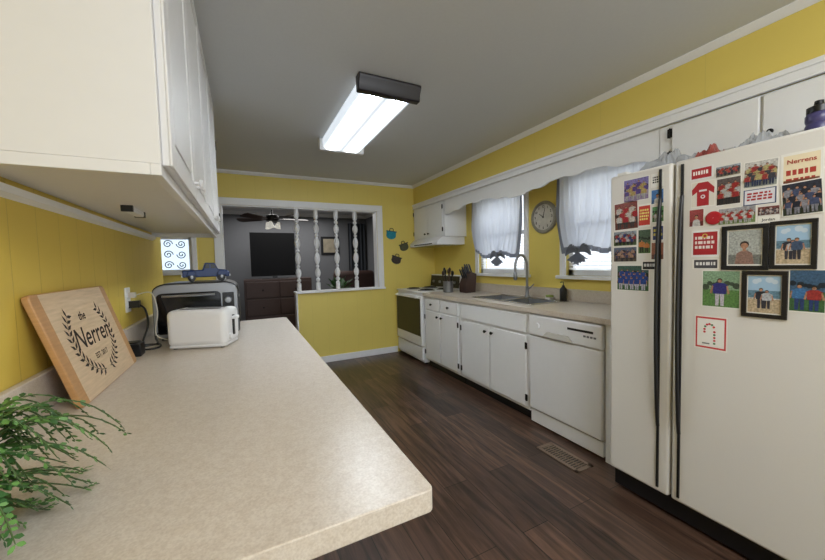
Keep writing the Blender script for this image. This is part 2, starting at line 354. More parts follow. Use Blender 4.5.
r=thing('worktop','beige laminate worktop along the window wall with the sink set in it','countertop',((XF+XW)/2,2.4,.872))
x0,x1,y0,y1=XF-.025,XW-.002,1.20,3.665; sx0,sx1,sy0,sy1=2.09,2.50,2.04,2.82
t=MB().box(x0,x1,y0,sy0,.872,CH).box(x0,x1,sy1,y1,.872,CH).box(x0,sx0,sy0,sy1,.872,CH).box(sx1,x1,sy0,sy1,.872,CH)
t.build('top',M_ct,r)
MB().box(XW-.022,XW-.002,y0,y1,CH,1.01).build('backsplash',M_ct,r,bevel=.003)
MB().box(x0-.003,x0,y0,y1,.872,CH-.001).build('front_edge',M_ct,r,bevel=.001)
r=thing('kitchen_sink','stainless double bowl sink set into the window worktop','sink',((sx0+sx1)/2,(sy0+sy1)/2,CH))
ym=(sy0+sy1)/2
MB().box(sx0-.015,sx0+.02,sy0-.015,sy1+.015,CH,CH+.006).box(sx1-.06,sx1+.015,sy0-.015,sy1+.015,CH,CH+.006).box(sx0,sx1,sy0-.015,sy0+.02,CH,CH+.006).box(sx0,sx1,sy1-.02,sy1+.015,CH,CH+.006).box(sx0,sx1,ym-.015,ym+.015,CH,CH+.006).build('rim',M_ss,r,bevel=.002)
for a,b in ((sy0+.02,ym-.015),(ym+.015,sy1-.02)):
    c,d=sx0+.02,sx1-.06; z=.76
    q=MB().add([(c,a,CH),(d,a,CH),(d,b,CH),(c,b,CH),(c+.02,a+.02,z),(d-.02,a+.02,z),(d-.02,b-.02,z),(c+.02,b-.02,z)],[(0,1,5,4),(1,2,6,5),(2,3,7,6),(3,0,4,7),(4,5,6,7)]).build('bowl',M_ss2,r)
    MB().lathe([(.035,0),(.035,.004),(.02,.003)],((c+d)/2,(a+b)/2,z),(0,0,1),16).build('drain',M_chr,q)
fx,fy=2.475,2.47; zf=CH+.006
r=thing('kitchen_faucet','tall chrome gooseneck faucet behind the sink','faucet',(fx,fy,zf))
MB().lathe([(.028,0),(.028,.008),(.018,.02),(.015,.09),(.017,.10),(.011,.11)],(fx,fy,zf),(0,0,1),18).build('base',M_ss2,r,smooth=True)
pts=[(fx,fy,zf+.1),(fx,fy,zf+.30)]+[(fx-.075+.075*math.cos(a),fy,zf+.30+.11*math.sin(a)) for a in [PI*k/12 for k in range(1,13)]]+[(fx-.15,fy,zf+.24)]
MB().tube(pts,.0125,10).build('spout',M_ss2,r,smooth=True)
MB().lathe([(.013,0),(.019,.02),(.018,.07),(.012,.08)],(fx-.15,fy,zf+.17),(0,0,1),14).build('spray_head',M_ss2,r,smooth=True)
MB().tube([(fx,fy-.015,zf+.08),(fx,fy-.05,zf+.1),(fx,fy-.085,zf+.13)],[.009,.007,.005],8).build('lever',M_ss2,r,smooth=True)
# dishwasher
y0,y1=1.335,1.945
r=thing('dishwasher','white front dishwasher between the sink cabinet and the fridge','dishwasher',((XF+XW)/2,(y0+y1)/2,0))
MB().box(XF+.02,XW-.02,y0+.004,y1-.004,.03,.868).build('body',M_app,r)
MB().box(XF-.02,XF+.02,y0+.006,y1-.006,.13,.70).build('door',M_app,r,bevel=.01,seg=3)
p=MB().box(XF-.028,XF+.02,y0+.006,y1-.006,.705,.862).build('control_panel',M_app,r,bevel=.012,seg=3)
MB().box(XF-.030,XF-.026,y0+.06,y0+.25,.80,.815).build('vent',M_blk,p)
MB().prism([(XF-.029,y0+.20,.715),(XF-.029,y0+.24,.755),(XF-.029,y0+.42,.755),(XF-.029,y0+.46,.715)],(-.012,0,0)).build('handle',mat('appliance_grey',C(205,203,198),.4),p,bevel=.004)  # handle in an even, slightly darker grey than the panel
for k in range(4): MB().box(XF-.031,XF-.027,y0+.04+k*.024,y0+.056+k*.024,.77,.782).build('button',mat('button_grey',C(110,112,116),.4),p)
MB().lathe([(.022,0),(.02,.014),(.001,.015)],(XF-.027,y0+.51,.785),(-1,0,0),18).build('dial',M_app,p,smooth=True)
MB().box(XF-.005,XF+.02,y0+.006,y1-.006,.02,.12).build('kick_panel',M_app,r,bevel=.004)
for a in (y0+.1,y1-.13): MB().box(XF+.04,XF+.08,a,a+.03,0,.03).build('foot',M_blk,r)
MB().box(XF,XW-.02,1.24,1.33,0,.871).build('filler_panel',M_cab,r)
# ------------------------------------------------------------------ stove
y0,y1=3.675,4.435
r=thing('kitchen_stove','white electric stove with black oven window in the far right corner','stove',((XF+XW)/2,(y0+y1)/2,0))
MB().box(XF-.01,XW-.02,y0,y1,.03,.895).build('body',M_app,r,bevel=.004)
MB().box(XF-.03,XW-.02,y0-.004,y1+.004,.895,.915).build('cooktop',M_app,r,bevel=.006)
d=MB().box(XF-.045,XF-.01,y0+.01,y1-.01,.24,.86).build('oven_door',M_app,r,bevel=.008)
MB().box(XF-.049,XF-.044,y0+.03,y1-.03,.36,.83).build('window',M_ovg,d,bevel=.002)
MB().tube([(XF-.045,y0+.08,.845),(XF-.08,y0+.08,.845),(XF-.08,y1-.08,.845),(XF-.045,y1-.08,.845)],.011,8).build('handle',M_app,d,smooth=True)
MB().box(XF-.035,XF-.01,y0+.01,y1-.01,.06,.225).build('drawer',M_app,r,bevel=.008)
for xx in (XF+.03,XW-.1):
    for yy in (y0+.05,y1-.08): MB().box(xx,xx+.03,yy,yy+.03,0,.03).build('foot',M_blk,r)
bg=MB().prism([(XW-.10,y0,.915),(XW-.075,y0,1.10),(XW-.02,y0,1.10),(XW-.02,y0,.915)],(0,y1-y0,0)).build('backguard',M_app,r,bevel=.004)
MB().prism([(XW-.103,y0+.012,.93),(XW-.083,y0+.012,1.085),(XW-.079,y0+.012,1.085),(XW-.097,y0+.012,.93)],(0,y1-y0-.024,0)).build('panel',M_blk,bg)
for k in range(4): MB().lathe([(.02,0),(.017,.02),(.001,.021)],(XW-.098,y0+.1+k*.17+(.04 if k>1 else 0),1.0),(-1,0,.15),14).build('knob',M_ss2,bg,smooth=True)
for bx,by,br in ((2.12,3.87,.09),(2.12,4.24,.075),(2.38,3.87,.075),(2.38,4.24,.09)):
    q=MB().lathe([(br+.02,0),(br+.018,.006),(br,.002)],(bx,by,.915),(0,0,1),24).build('drip_pan',M_ss2,r,smooth=True)
    pts=[(bx+(br*(.2+.8*k/60))*math.cos(k*.42),by+(br*(.2+.8*k/60))*math.sin(k*.42),.928) for k in range(61)]
    MB().tube(pts,.005,6).build('burner_coil',M_blk,q)
r=thing('range_hood','white range hood under the cabinet above the stove','range hood',(2.37,4.05,1.5))
MB().prism([(2.18,3.67,1.50),(XW-.005,3.67,1.50),(XW-.005,3.67,1.60),(2.25,3.67,1.60),(2.18,3.67,1.54)],(0,.775,0)).build('body',M_app,r,bevel=.003)
MB().box(2.22,2.5,3.75,4.36,1.494,1.5).build('filter',M_ss,r)
MB().box(2.178,2.182,3.8,4.3,1.51,1.525).build('switch_strip',M_blk,r)
def doorX(x,a,b,z0,z1,par,kz,ky):
    d=MB().box(x-.018,x,a,b,z0,z1).build('door',M_cab,par,bevel=.006)
    if ky is not None: knobX(x-.018,ky,kz,d,.012)
    return d
r=thing('wall_cabinet','white two door wall cabinet above the stove hood','cabinet',(2.43,4.05,1.6))
MB().box(XS,XW-.002,3.63,4.466,1.6,2.088).build('body',M_cab,r,bevel=.002)
d=doorX(XS,3.66,4.04,1.625,2.03,r,1.66,4.0); [hingeX(XS-.016,3.656,z,d) for z in (1.69,1.97)]
d=doorX(XS,4.05,4.44,1.625,2.03,r,1.66,4.09); [hingeX(XS-.016,4.446,z,d) for z in (1.69,1.97)]
r=thing('wall_cabinet','white two door cabinet above the fridge with black hinges','cabinet',(2.43,.75,1.80))
MB().box(XS,XW-.002,.24,1.19,1.80,2.043).build('body',M_cab,r,bevel=.002)
d=doorX(XS,.745,1.12,1.82,2.035,r,1.85,None); [hingeX(XS-.016,1.128,z,d) for z in (1.86,1.99)]
d=doorX(XS,.30,.735,1.82,2.035,r,1.85,.70); [hingeX(XS-.016,.292,z,d) for z in (1.86,1.99)]
# valance
a,b=1.195,3.625; n=140
def vz(y):
    def sc(y,c,w):
        u=abs(y-c)/w
        if u>1: return None
        return 1.925-.05*u**2.2-.018*max(0,math.cos(u*PI*3.0))
    for c,w in ((3.0,.50),(1.78,.50)):
        s=sc(y,c,w)
        if s is not None: return s
    return 1.865
vm=MB(); vs=[];fs=[]
for k in range(n+1):
    y=a+(b-a)*k/n; z=vz(y)
    for x in (XS+.005,XS+.025): vs+= [(x,y,2.048),(x,y,z)]
for k in range(n):
    i=4*k;j=i+4
    fs+=[(i,i+1,j+1,j),(i+2,j+2,j+3,i+3),(i+1,i+3,j+3,j+1),(i,j,j+2,i+2)]
fs+=[(0,2,3,1),(4*n,4*n+1,4*n+3,4*n+2)]
o=vm.add(vs,fs).build('valance_board',M_cab); tag(o,'white scalloped wooden valance board running above both windows','valance')
# ------------------------------------------------------------------ curtains
def curtain(y0,y1,knot,label,seed,zk):
    r=thing('tie_up_curtain',label,'curtain',(2.53,(y0+y1)/2,1.2),'tied curtains at the sink windows')
    yc=y0+(y1-y0)*knot; nu,nv=170,34
    def P(u,v):
        w=(y1-y0); d=u-knot; ad=abs(d)
        g=math.exp(-(ad/.22)**2)
        k=max(0,(v-.45)/.55)**1.6
        pull=k*(.88*g+.18*(1-g))
        yy=y0+w*u; y=yy*(1-pull)+(yc+d*.10)*pull
        zb=zk-.04+.04*g+.07*min(1,ad*1.6)+.03*(1-g)*math.sin(ad*14)
        z=1.99-(1.99-zb)*v
        amp=.006+.020*v*(1-.6*g*k)
        x=2.54+amp*math.sin(u*2*PI*15+seed+1.6*math.sin(u*7)+.8*v)+.006*math.sin(u*53+v*6)-.035*k*g
        return (x,y,z)
    vs=[];fs=[];mi=[]
    for j in range(nv+1):
        for i in range(nu+1): vs.append(P(i/nu,j/nv))
    m=MB()
    for j in range(nv):
        for i in range(nu):
            fs.append((j*(nu+1)+i,j*(nu+1)+i+1,(j+1)*(nu+1)+i+1,(j+1)*(nu+1)+i))
            mi.append(1 if (i<5 or i>=nu-5 or j>=nv-2) else 0)
    m.v=[Vector(v) for v in vs]; m.f=[list(f) for f in fs]; m.m=mi
    m.build('sheer_panel',[M_sheer,M_band],r,smooth=True)
    def fan(a0,a1,R,n=44,ms=9,x=2.505):
        vs=[];fs=[]
        for j in range(ms+1):
            u=j/ms
            for i in range(n+1):
                a=a0+(a1-a0)*i/n; rr=.006+R*u*(1+.10*math.sin(i*.9+seed))
                vs.append((x+.016*u*math.sin(i*1.25+seed)-.01*u,yc+rr*math.cos(a),zk+rr*math.sin(a)))
        for j in range(ms):
            for i in range(n): fs.append((j*(n+1)+i,j*(n+1)+i+1,(j+1)*(n+1)+i+1,(j+1)*(n+1)+i))
        return MB().add(vs,fs)
    fan(-PI*.80,-PI*.20,.10).build('tail',M_band,r,smooth=True)
    # two soft, drooping bow loops
    for s in (-1,1):
        vs=[];fs=[];n1,n2=14,24
        for j in range(n1+1):
            u=j/n1
            cyy=yc+s*(.005+.115*u); czz=zk+.035*math.sin(PI*u*.9)-.035*u*u
            rr0=.008+.026*math.sin(PI*min(1,u*.96))**.7
            for i in range(n2):
                t=2*PI*i/n2; rr=rr0*(1+.16*math.sin(6*t+seed+3*u)); vs.append((2.505+.4*rr*math.cos(t),cyy,czz+rr*math.sin(t)))
        for j in range(n1):
            for i in range(n2): q=(i+1)%n2; fs.append((j*n2+i,j*n2+q,(j+1)*n2+q,(j+1)*n2+i))
        MB().add(vs,fs).build('gathered_loop',M_band,r,smooth=True)
    MB().lathe([(.014,-.018),(.02,0),(.014,.018)],(2.50,yc,zk),(0,0,1),14).build('tie_band',M_band,r,smooth=True)
    MB().cyl((2.535,y0-.03,2.0),(2.535,y1+.03,2.0),.008,10).build('rod',M_trim,r,smooth=True)
curtain(2.60,3.44,.40,'white sheer curtain gathered in a grey tie at the far window',0,1.33)
curtain(1.32,2.17,.72,'white sheer curtain gathered in a grey tie beside the fridge',2,1.34)
# clock
cy,cz=2.36,1.68
r=thing('wall_clock','round clock with metal rim on the yellow wall between the windows','clock',(XW,cy,cz-.15))
MB().lathe([(.15,0),(.155,.015),(.145,.03),(.125,.03),(.12,.018),(.001,.016)],(XW,cy,cz),(-1,0,0),36,cap=False).build('rim',mat('aged_metal',C(150,146,134),.5,metal=.5,var=.35,scale=60),r,smooth=True)
nm=MB().lathe([(.122,0),(.122,.02),(.001,.0201)],(XW,cy,cz),(-1,0,0),36,cap=False)
for k in range(12):
    vs,fs=textgeo(str(12 if k==0 else k),.032,bold=.0008); a=2*PI*k/12
    nm.add([(XW-.0215,cy-(.1*math.sin(a)+v.x),cz+.1*math.cos(a)+v.y) for v in vs],fs,1)
nm.build('dial',[mat('clock_paper',C(190,186,176),.7,var=.3,scale=18),M_blk],r)
MB().prism([(XW-.023,cy-.004,cz),(XW-.023,cy+.004,cz),(XW-.023,cy+.052,cz+.035),(XW-.023,cy+.05,cz+.04)],(-.001,0,0)).prism([(XW-.0235,cy-.004,cz),(XW-.0235,cy+.004,cz),(XW-.0235,cy-.02,cz+.085),(XW-.0235,cy-.024,cz+.083)],(-.001,0,0)).cyl((XW-.022,cy,cz),(XW-.027,cy,cz),.007).build('hands',M_blk,r)
# ------------------------------------------------------------------ counter items right
r=thing('utensil_crock','stainless crock full of kitchen utensils beside the stove','utensil holder',(2.22,3.50,CH))
MB().lathe([(.055,0),(.06,.005),(.06,.13),(.063,.135),(.057,.135),(.055,.02),(.001,.018)],(2.22,3.50,CH),(0,0,1),22,cap=False).build('crock',M_ss2,r,smooth=True)
for k in range(7):
    a=k*.9; top=Vector((2.22+.06*math.cos(a),3.50+.06*math.sin(a),CH+.21+.02*(k%3)))
    u=MB().tube([(2.22+.02*math.cos(a),3.50+.02*math.sin(a),CH+.03),top],.006,6); u.ball(top+Vector((0,0,.02)),.024,.5,1,1.3,8)
    u.build('utensil',[M_blk,M_brn][k%2],r,smooth=True)
kx,ky=2.38,3.26
r=thing('knife_block','dark knife block with black handled knives on the window worktop','knife block',(kx,ky,CH))
MB().prism([(kx-.07,ky,CH),(kx+.07,ky,CH),(kx+.09,ky,CH+.22),(kx-.0,ky,CH+.25),(kx-.075,ky,CH+.10)],(0,.13,0)).build('block',M_brn,r,bevel=.004)
for k in range(9):
    x=kx-.03+.035*(k%3); y=ky+.022+.043*(k//3); z=CH+.175+.03*(k%3)
    MB().tube([(x,y,z-.02),(x-.04,y,z+.08),(x-.05,y,z+.10)],[.009,.010,.007],8).build('knife',M_blk,r,smooth=True)
r=thing('soap_bottle','dark soap pump bottle on the worktop right of the faucet','soap dispenser',(2.535,2.10,CH))
MB().lathe([(.028,0),(.03,.01),(.03,.10),(.012,.125),(.012,.135)],(2.535,2.10,CH),(0,0,1),18).build('bottle',M_blk,r,smooth=True)
MB().tube([(2.535,2.10,CH+.135),(2.535,2.10,CH+.165),(2.50,2.10,CH+.163)],.005,8).build('pump',M_blk,r,smooth=True)
r=thing('sponge_dish','small white sponge dish beside the faucet','sponge dish',(2.545,2.26,CH))
MB().lathe([(.035,0),(.042,.02),(.038,.02),(.032,.006),(.001,.005)],(2.545,2.26,CH),(0,0,1),20,cap=False).build('dish',M_app,r,smooth=True)
MB().box(2.52,2.57,2.235,2.285,CH+.008,CH+.035).build('sponge',mat('sponge',C(150,170,90),.9,bump=.3,scale=80),r,bevel=.004)
def potshape(px,py,w,h,col,lab,tilt):
    p=onY(px,py,YB); M=Matrix.Translation((p.x,YB,p.z))@Matrix.Rotation(tilt,4,'Y')
    pts=[(-w/2,.001,h*.35),(-w/2,.001,h*.2),(-w*.52,.001,-h*.05)]+[(w*.52*math.cos(a),.001,-h*.05+h*.42*math.sin(a)) for a in [PI+PI*k/10 for k in range(1,10)]]+[(w*.52,.001,-h*.05),(w/2,.001,h*.2),(w/2,.001,h*.35)]
    r=thing('pot_holder',lab,'pot holder',(p.x,YB,p.z-h/2),'pot shaped hangings on the yellow back wall')
    MB(M).prism(pts,(0,-.016,0)).build('body',mat('cloth_'+lab[:6],col,.8,var=.6,scale=55),r,bevel=.004)
    MB(M).prism([(-w*.56,0,h*.33),(w*.56,0,h*.33),(w*.56,0,h*.43),(-w*.56,0,h*.43)],(0,-.02,0)).build('rim',mat('rim_'+lab[:6],tuple(c*.5 for c in col),.6),r,bevel=.002)
    MB(M).tube(smooth([(-w*.2,-.008,h*.4),(-w*.15,-.008,h*.68),(w*.15,-.008,h*.68),(w*.2,-.008,h*.4)],4),.005,6).build('loop',M_iron,r)
potshape(391,235,.14,.13,C(40,140,160),'teal pot shaped hanging, highest of the three on the back wall',.1)
potshape(404,247,.13,.12,C(84,84,60),'olive pot shaped hanging nearest the wall cabinet',-.3)
potshape(396,260,.14,.12,C(66,58,54),'brown grey pot shaped hanging, lowest of the three on the back wall',.3)
# ------------------------------------------------------------------ fridge
FX=1.79; fy0,fy1=.285,1.18; fs_=.880
r=thing('refrigerator','almond white side by side refrigerator covered in photos and magnets','refrigerator',(2.15,.73,0))
MB().box(FX+.07,2.55,fy0+.005,fy1-.005,.05,1.695).build('body',M_fr,r,bevel=.006)
fz=MB().box(FX,FX+.062,fs_+.005,fy1,.115,1.71).build('freezer_door',M_fr,r,bevel=.012,seg=3)
fd=MB().box(FX,FX+.062,fy0,fs_-.005,.115,1.71).build('fridge_door',M_fr,r,bevel=.012,seg=3)
def fhandle(y,par,s):
    m=MB().box(FX-.007,FX,y-.005,y+.005,.14,1.69)
    pts=[(FX-.004,y,.45),(FX-.016,y,.55),(FX-.028,y,.80),(FX-.032,y,1.0),(FX-.028,y,1.25),(FX-.016,y,1.45),(FX-.004,y,1.55)]
    m.tube(smooth(pts,3),.0075,10)
    m.build('handle',M_blk,par,smooth=True)
fhandle(.932,fz,1); fhandle(.842,fd,-1)
MB().box(FX+.035,FX+.07,fy0+.01,fy1-.01,.015,.105).build('grille',M_blk,r,bevel=.003)
for x in (FX+.12,2.48):
    for y in (fy0+.08,fy1-.08): MB().cyl((x,y,0),(x,y,.05),.02).build('foot',M_blk,r)
for y in (fy0+.05,fy1-.05): MB().box(FX+.02,FX+.12,y-.025,y+.025,1.71,1.725).box(FX+.075,FX+.12,y-.025,y+.025,1.69,1.712).build('hinge_cover',M_fr,r,bevel=.003)
# --- cards
def fig(m,L,u,v,h,top,bot,skin,hair,w=.30):
    L.poly(m,[(u-h*.12,v),(u-h*.03,v),(u-h*.005,v+h*.45),(u-h*.13,v+h*.45)],bot); L.poly(m,[(u+h*.03,v),(u+h*.12,v),(u+h*.13,v+h*.45),(u+h*.005,v+h*.45)],bot)
    L.poly(m,[(u-h*w/2,v+h*.42),(u+h*w/2,v+h*.42),(u+h*w*.62,v+h*.74),(u+h*.10,v+h*.81),(u-h*.10,v+h*.81),(u-h*w*.62,v+h*.74)],top)
    L.poly(m,[(u-h*w*.62,v+h*.72),(u-h*w*.50,v+h*.70),(u-h*w*.62,v+h*.42),(u-h*w*.78,v+h*.44)],skin)
    L.poly(m,[(u+h*w*.62,v+h*.72),(u+h*w*.50,v+h*.70),(u+h*w*.62,v+h*.42),(u+h*w*.78,v+h*.44)],skin)
    L.disc(m,u,v+h*.90,h*.075,hair); L.disc(m,u,v+h*.875,h*.06,skin)
class Lay:
    def __init__(s,c,W,Hh,tilt=0,fx=FX): s.c=c;s.W=W;s.H=Hh;s.d=.0008;s.t=tilt;s.fx=fx
    def P(s,u,v,dep):
        ct,st=math.cos(s.t),math.sin(s.t); u2=u*ct-v*st; v2=u*st+v*ct
        return (s.fx-dep,s.c.y-u2,s.c.z+v2)
    def lay(s): s.d+=.00006; return s.d
    def clampp(s,u,v): return max(-s.W/2*.94,min(s.W/2*.94,u)),max(-s.H/2*.94,min(s.H/2*.94,v))
    def poly(s,m,pts,mi):
        d=s.lay(); m.add([s.P(*s.clampp(u,v),d) for u,v in pts],[tuple(range(len(pts)))],mi)
    def rect(s,m,u0,v0,u1,v1,mi): s.poly(m,[(u0,v0),(u1,v0),(u1,v1),(u0,v1)],mi)
    def disc(s,m,u,v,r,mi): s.poly(m,[(u+r*math.cos(2*PI*k/12),v+r*math.sin(2*PI*k/12)) for k in range(12)],mi)
    def text(s,m,t,u,v,size,mi,shear=0,bold=0):
        size=min(size,s.W*.86/(len(t)*.60)); d=s.lay(); vs,fs=textgeo(t,size,shear,min(bold,size*.02))
        m.add([s.P(u+p.x,v+p.y,d) for p in vs],fs,mi)
SKIN=(172,126,100); HAIR=(46,34,28)
GRP='photos and magnets on the fridge doors'
def card(pxr,design,label,name='photo_print',cat='photo',tilt=0,frame=None,lift=0):
    x0,y0,x1,y1=pxr; xm,ym=(x0+x1)/2,(y0+y1)/2
    c=onX(xm,ym,FX); W=abs(onX(x0,ym,FX).y-onX(x1,ym,FX).y); Hh=abs(onX(xm,y0,FX).z-onX(xm,y1,FX).z)
    L=Lay(c,W,Hh,tilt,FX-lift); m=MB(); pal=[cm(236,234,228)]
    def P(rgb,soft=False):
        k=cm(*rgb,soft)
        if k not in pal: pal.append(k)
        return pal.index(k)
    if frame:
        root=thing('framed_photo',label,'photo frame',(FX,c.y,c.z-Hh/2),GRP)
        f=MB(); fw=.12*min(W,Hh)
        for a,b,e,g in ((-W/2,W/2,Hh/2-fw,Hh/2),(-W/2,W/2,-Hh/2,-Hh/2+fw),(-W/2,-W/2+fw,-Hh/2+fw,Hh/2-fw),(W/2-fw,W/2,-Hh/2+fw,Hh/2-fw)):
            f.box(FX-.007,FX,c.y-a,c.y-b,c.z+e,c.z+g)
        f.build('frame',cm(*frame),root,bevel=.001)
        W-=2*fw; Hh-=2*fw; L.W=W; L.H=Hh
    q=[L.P(-W/2,-Hh/2,0),L.P(W/2,-Hh/2,0),L.P(W/2,Hh/2,0),L.P(-W/2,Hh/2,0)]
    m.prism(q,(-.0008,0,0),0)
    design(m,L,P,W,Hh)
    if frame: m.build('picture',pal,root)
    else:
        o=m.build(name,pal); tag(o,label,cat,GRP)
def scene_bg(m,L,P,W,Hh,bg,grass,seed=1):
    rn=random.Random(seed)
    L.rect(m,-W*.47,-Hh*.47,W*.47,Hh*.47,P(bg,True)); L.rect(m,-W*.47,-Hh*.47,W*.47,-Hh*.02,P(grass,True))
    dk=tuple(int(x*.45) for x in bg)
    for k in range(8):   # blurred background crowd and trees
        u=-W*.45+W*.9*(k+.5)/8; L.disc(m,u,Hh*(.02+.16*rn.random()),W*(.06+.05*rn.random()),P(dk,True))
def team(bg,grass,shirts,n=4,legs=(170,170,170),hs=.44):
    def f(m,L,P,W,Hh):
        scene_bg(m,L,P,W,Hh,bg,grass,n)
        rn=random.Random(n*7+bg[0])
        for row in (2,1,0):
            if n<3 and row: continue
            for k in range(n):
                u=-W*.42+W*.84*(k+.5+(.4 if row==1 else 0))/n+W*.02*rn.uniform(-1,1); h=Hh*(hs+.10*rn.random()); fig(m,L,u,-Hh*.44+Hh*.15*row,h,P(shirts[(k+row)%len(shirts)],True),P(legs,True),P(SKIN,True),P(HAIR),w=.36)
    return f
def beach(n=2):
    def f(m,L,P,W,Hh):
        L.rect(m,-W*.48,-Hh*.48,W*.48,Hh*.48,P((160,192,220)))
        for u,v,q in ((-.25,.33,.10),(-.15,.36,.08),(.15,.38,.12),(.3,.33,.09)): L.disc(m,W*u,Hh*v,W*q,P((196,210,224)))
        L.rect(m,-W*.48,-Hh*.1,W*.48,Hh*.10,P((96,130,150),True)); L.rect(m,-W*.48,-Hh*.14,W*.48,-Hh*.09,P((205,214,218),True)); L.rect(m,-W*.48,-Hh*.48,W*.48,-Hh*.12,P((186,168,140),True))
        for k in range(n):
            u=(-.5+(k+.5)/n)*W*.34; fig(m,L,u,-Hh*.36,Hh*(.54-.05*(k%2)),P([(36,40,54),(180,184,190),(60,80,110)][k%3],True),P((50,50,62),True),P(SKIN,True),P(HAIR),w=.34)
    return f
def portrait(bg,shirt):
    def f(m,L,P,W,Hh):
        L.rect(m,-W*.46,-Hh*.46,W*.46,Hh*.46,P(bg,True)); L.rect(m,-W*.46,-Hh*.46,W*.46,-Hh*.2,P(tuple(int(c*.7) for c in bg),True))
        L.poly(m,[(-W*.27,-Hh*.46),(W*.27,-Hh*.46),(W*.22,-Hh*.16),(W*.07,-Hh*.08),(-W*.07,-Hh*.08),(-W*.22,-Hh*.16)],P(shirt,True))
        L.disc(m,0,Hh*.08,min(W,Hh)*.13,P(HAIR)); L.rect(m,-W*.045,-Hh*.10,W*.045,Hh*.02,P(SKIN,True)); L.disc(m,0,Hh*.045,min(W,Hh)*.105,P(SKIN,True))
    return f
def bars(bg,nl,col,border=None,art=None,seed=1,title=None):
    def f(m,L,P,W,Hh):
        rn=random.Random(seed)
        if border: L.rect(m,-W*.485,-Hh*.485,W*.485,Hh*.485,P(border))
        L.rect(m,-W*.43,-Hh*.42,W*.43,Hh*.42,P(bg))
        for k in range(nl):
            v=Hh*((.30 if not title else .02)-.52*(k+.5)/nl); u=-W*.36; hh=Hh*.16/nl
            while u<W*.30:
                w=W*rn.uniform(.05,.16); L.rect(m,u,v-hh,min(u+w,W*.36),v+hh,P(col)); u+=w+W*.04
        if title: L.text(m,title,0,Hh*.22,Hh*.30,P(col),bold=.0004)
        if art: art(m,L,P,W,Hh)
    return f
def shirt(m,L,P,W,Hh):
    L.poly(m,[(-W*.25,-Hh*.45),(W*.25,-Hh*.45),(W*.25,Hh*.1),(W*.45,-Hh*.02),(W*.48,Hh*.2),(W*.2,Hh*.45),(-W*.2,Hh*.45),(-W*.48,Hh*.2),(-W*.45,-Hh*.02),(-W*.25,Hh*.1)],P((172,34,42)))
    L.rect(m,-W*.16,Hh*.10,W*.16,Hh*.17,P((230,225,225))); L.disc(m,0,-Hh*.10,W*.10,P((230,225,225))); L.disc(m,0,-Hh*.10,W*.05,P((172,34,42)))
def cane(m,L,P,W,Hh):
    L.rect(m,-W*.46,-Hh*.46,W*.46,Hh*.46,P((205,62,64))); L.rect(m,-W*.41,-Hh*.41,W*.41,Hh*.41,P((242,240,235)))
    pts=[(.12,-.30+.085*k) for k in range(5)]+[(-.03+.15*math.cos(a),.10+.16*math.sin(a)) for a in [PI*k/6 for k in range(1,7)]]+[(-.18,.02)]
    for k,(u,v) in enumerate(pts): L.disc(m,W*u,Hh*v,W*.04,P((200,50,55) if k%3 else (90,130,90)))
    L.rect(m,-W*.25,-Hh*.34,-W*.02,-Hh*.30,P((120,120,120)))
# freezer door
card((623,178,649,201),team((120,110,170),(150,130,170),[(80,60,130),(170,150,90)],4),'purple group photo at the upper left of the freezer door')
card((651,173,664,187),bars((235,235,232),3,(30,30,34)),'small white card with black print in the freezer door upper right corner','card','card')
card((651,189,664,204),portrait((60,110,170),(200,200,200)),'small blue portrait photo below the white card on the freezer door')
card((614,202,638,230),team((130,70,64),(110,60,52),[(185,180,175),(160,30,40)],3,(60,60,60)),'red toned team photo at the left edge of the freezer door',tilt=.03)
card((638,204,651,227),bars((200,60,50),4,(240,225,130),seed=3),'narrow red and yellow card right of the red team photo','card','card')
card((652,206,664,222),team((90,140,90),(70,110,60),[(190,190,190)],2),'small green field photo near the freezer handle')
card((613,231,637,246),team((140,150,160),(90,110,70),[(165,165,170),(40,50,110),(150,40,50)],5,(40,40,50)),'wide group photo at middle left of the freezer door')
card((613,247,637,262),team((90,100,120),(100,90,80),[(60,60,90),(160,130,110)],4,(40,40,50)),'dim group photo directly under the wide group photo')
card((638,229,651,254),team((70,90,70),(80,110,60),[(180,110,50)],2,(40,40,40)),'narrow photo of players in orange on the freezer door')
card((652,225,664,241),bars((60,70,120),2,(225,215,100),seed=5),'dark blue card with yellow print near the freezer handle','card','card')
card((651,242,664,260),portrait((150,100,80),(60,70,90)),'small brown portrait photo under the dark blue card')
card((616,265,649,291),team((60,90,80),(60,100,60),[(40,70,140),(30,60,130)],5,(180,180,190)),'team photo with blue shirts, lowest on the freezer door')
card((642,261,658,270),bars((28,28,30),1,(200,200,200),seed=2),'small black magnet above the blue team photo','magnet','magnet',lift=.003)
# fridge door
card((690,167,713,179),bars((176,38,44),1,(245,240,235),border=(220,220,220),seed=4),'red banner magnet with white border at the top left of the fridge door','magnet','magnet')
card((715,165,741,176),team((150,160,170),(140,130,110),[(60,60,70),(170,60,60)],6,(60,60,80)),'thin group photo strip right of the red banner magnet')
card((691,181,715,207),lambda m,L,P,W,Hh:(L.rect(m,-W*.49,-Hh*.49,W*.49,Hh*.49,P((226,220,210))),shirt(m,L,P,W,Hh)),'red sports jersey magnet with white emblem','magnet','magnet')
card((716,177,741,205),team((90,80,80),(60,50,50),[(150,40,40),(170,170,170)],3,(40,40,44)),'dark photo of three players in red and white')
card((743,160,778,187),team((190,188,184),(150,156,150),[(150,50,50),(60,60,70),(170,160,110)],5,(50,60,90)),'bright group photo at the top middle of the fridge door',tilt=-.03)
card((742,188,777,205),bars((225,225,232),3,(170,40,46),border=(60,70,110),seed=6),'white magnet with red print in blue border','magnet','magnet')
card((717,207,756,224),team((160,160,165),(120,146,90),[(160,40,44),(185,185,185)],7,(170,170,170)),'long narrow team photo under the dark photo')
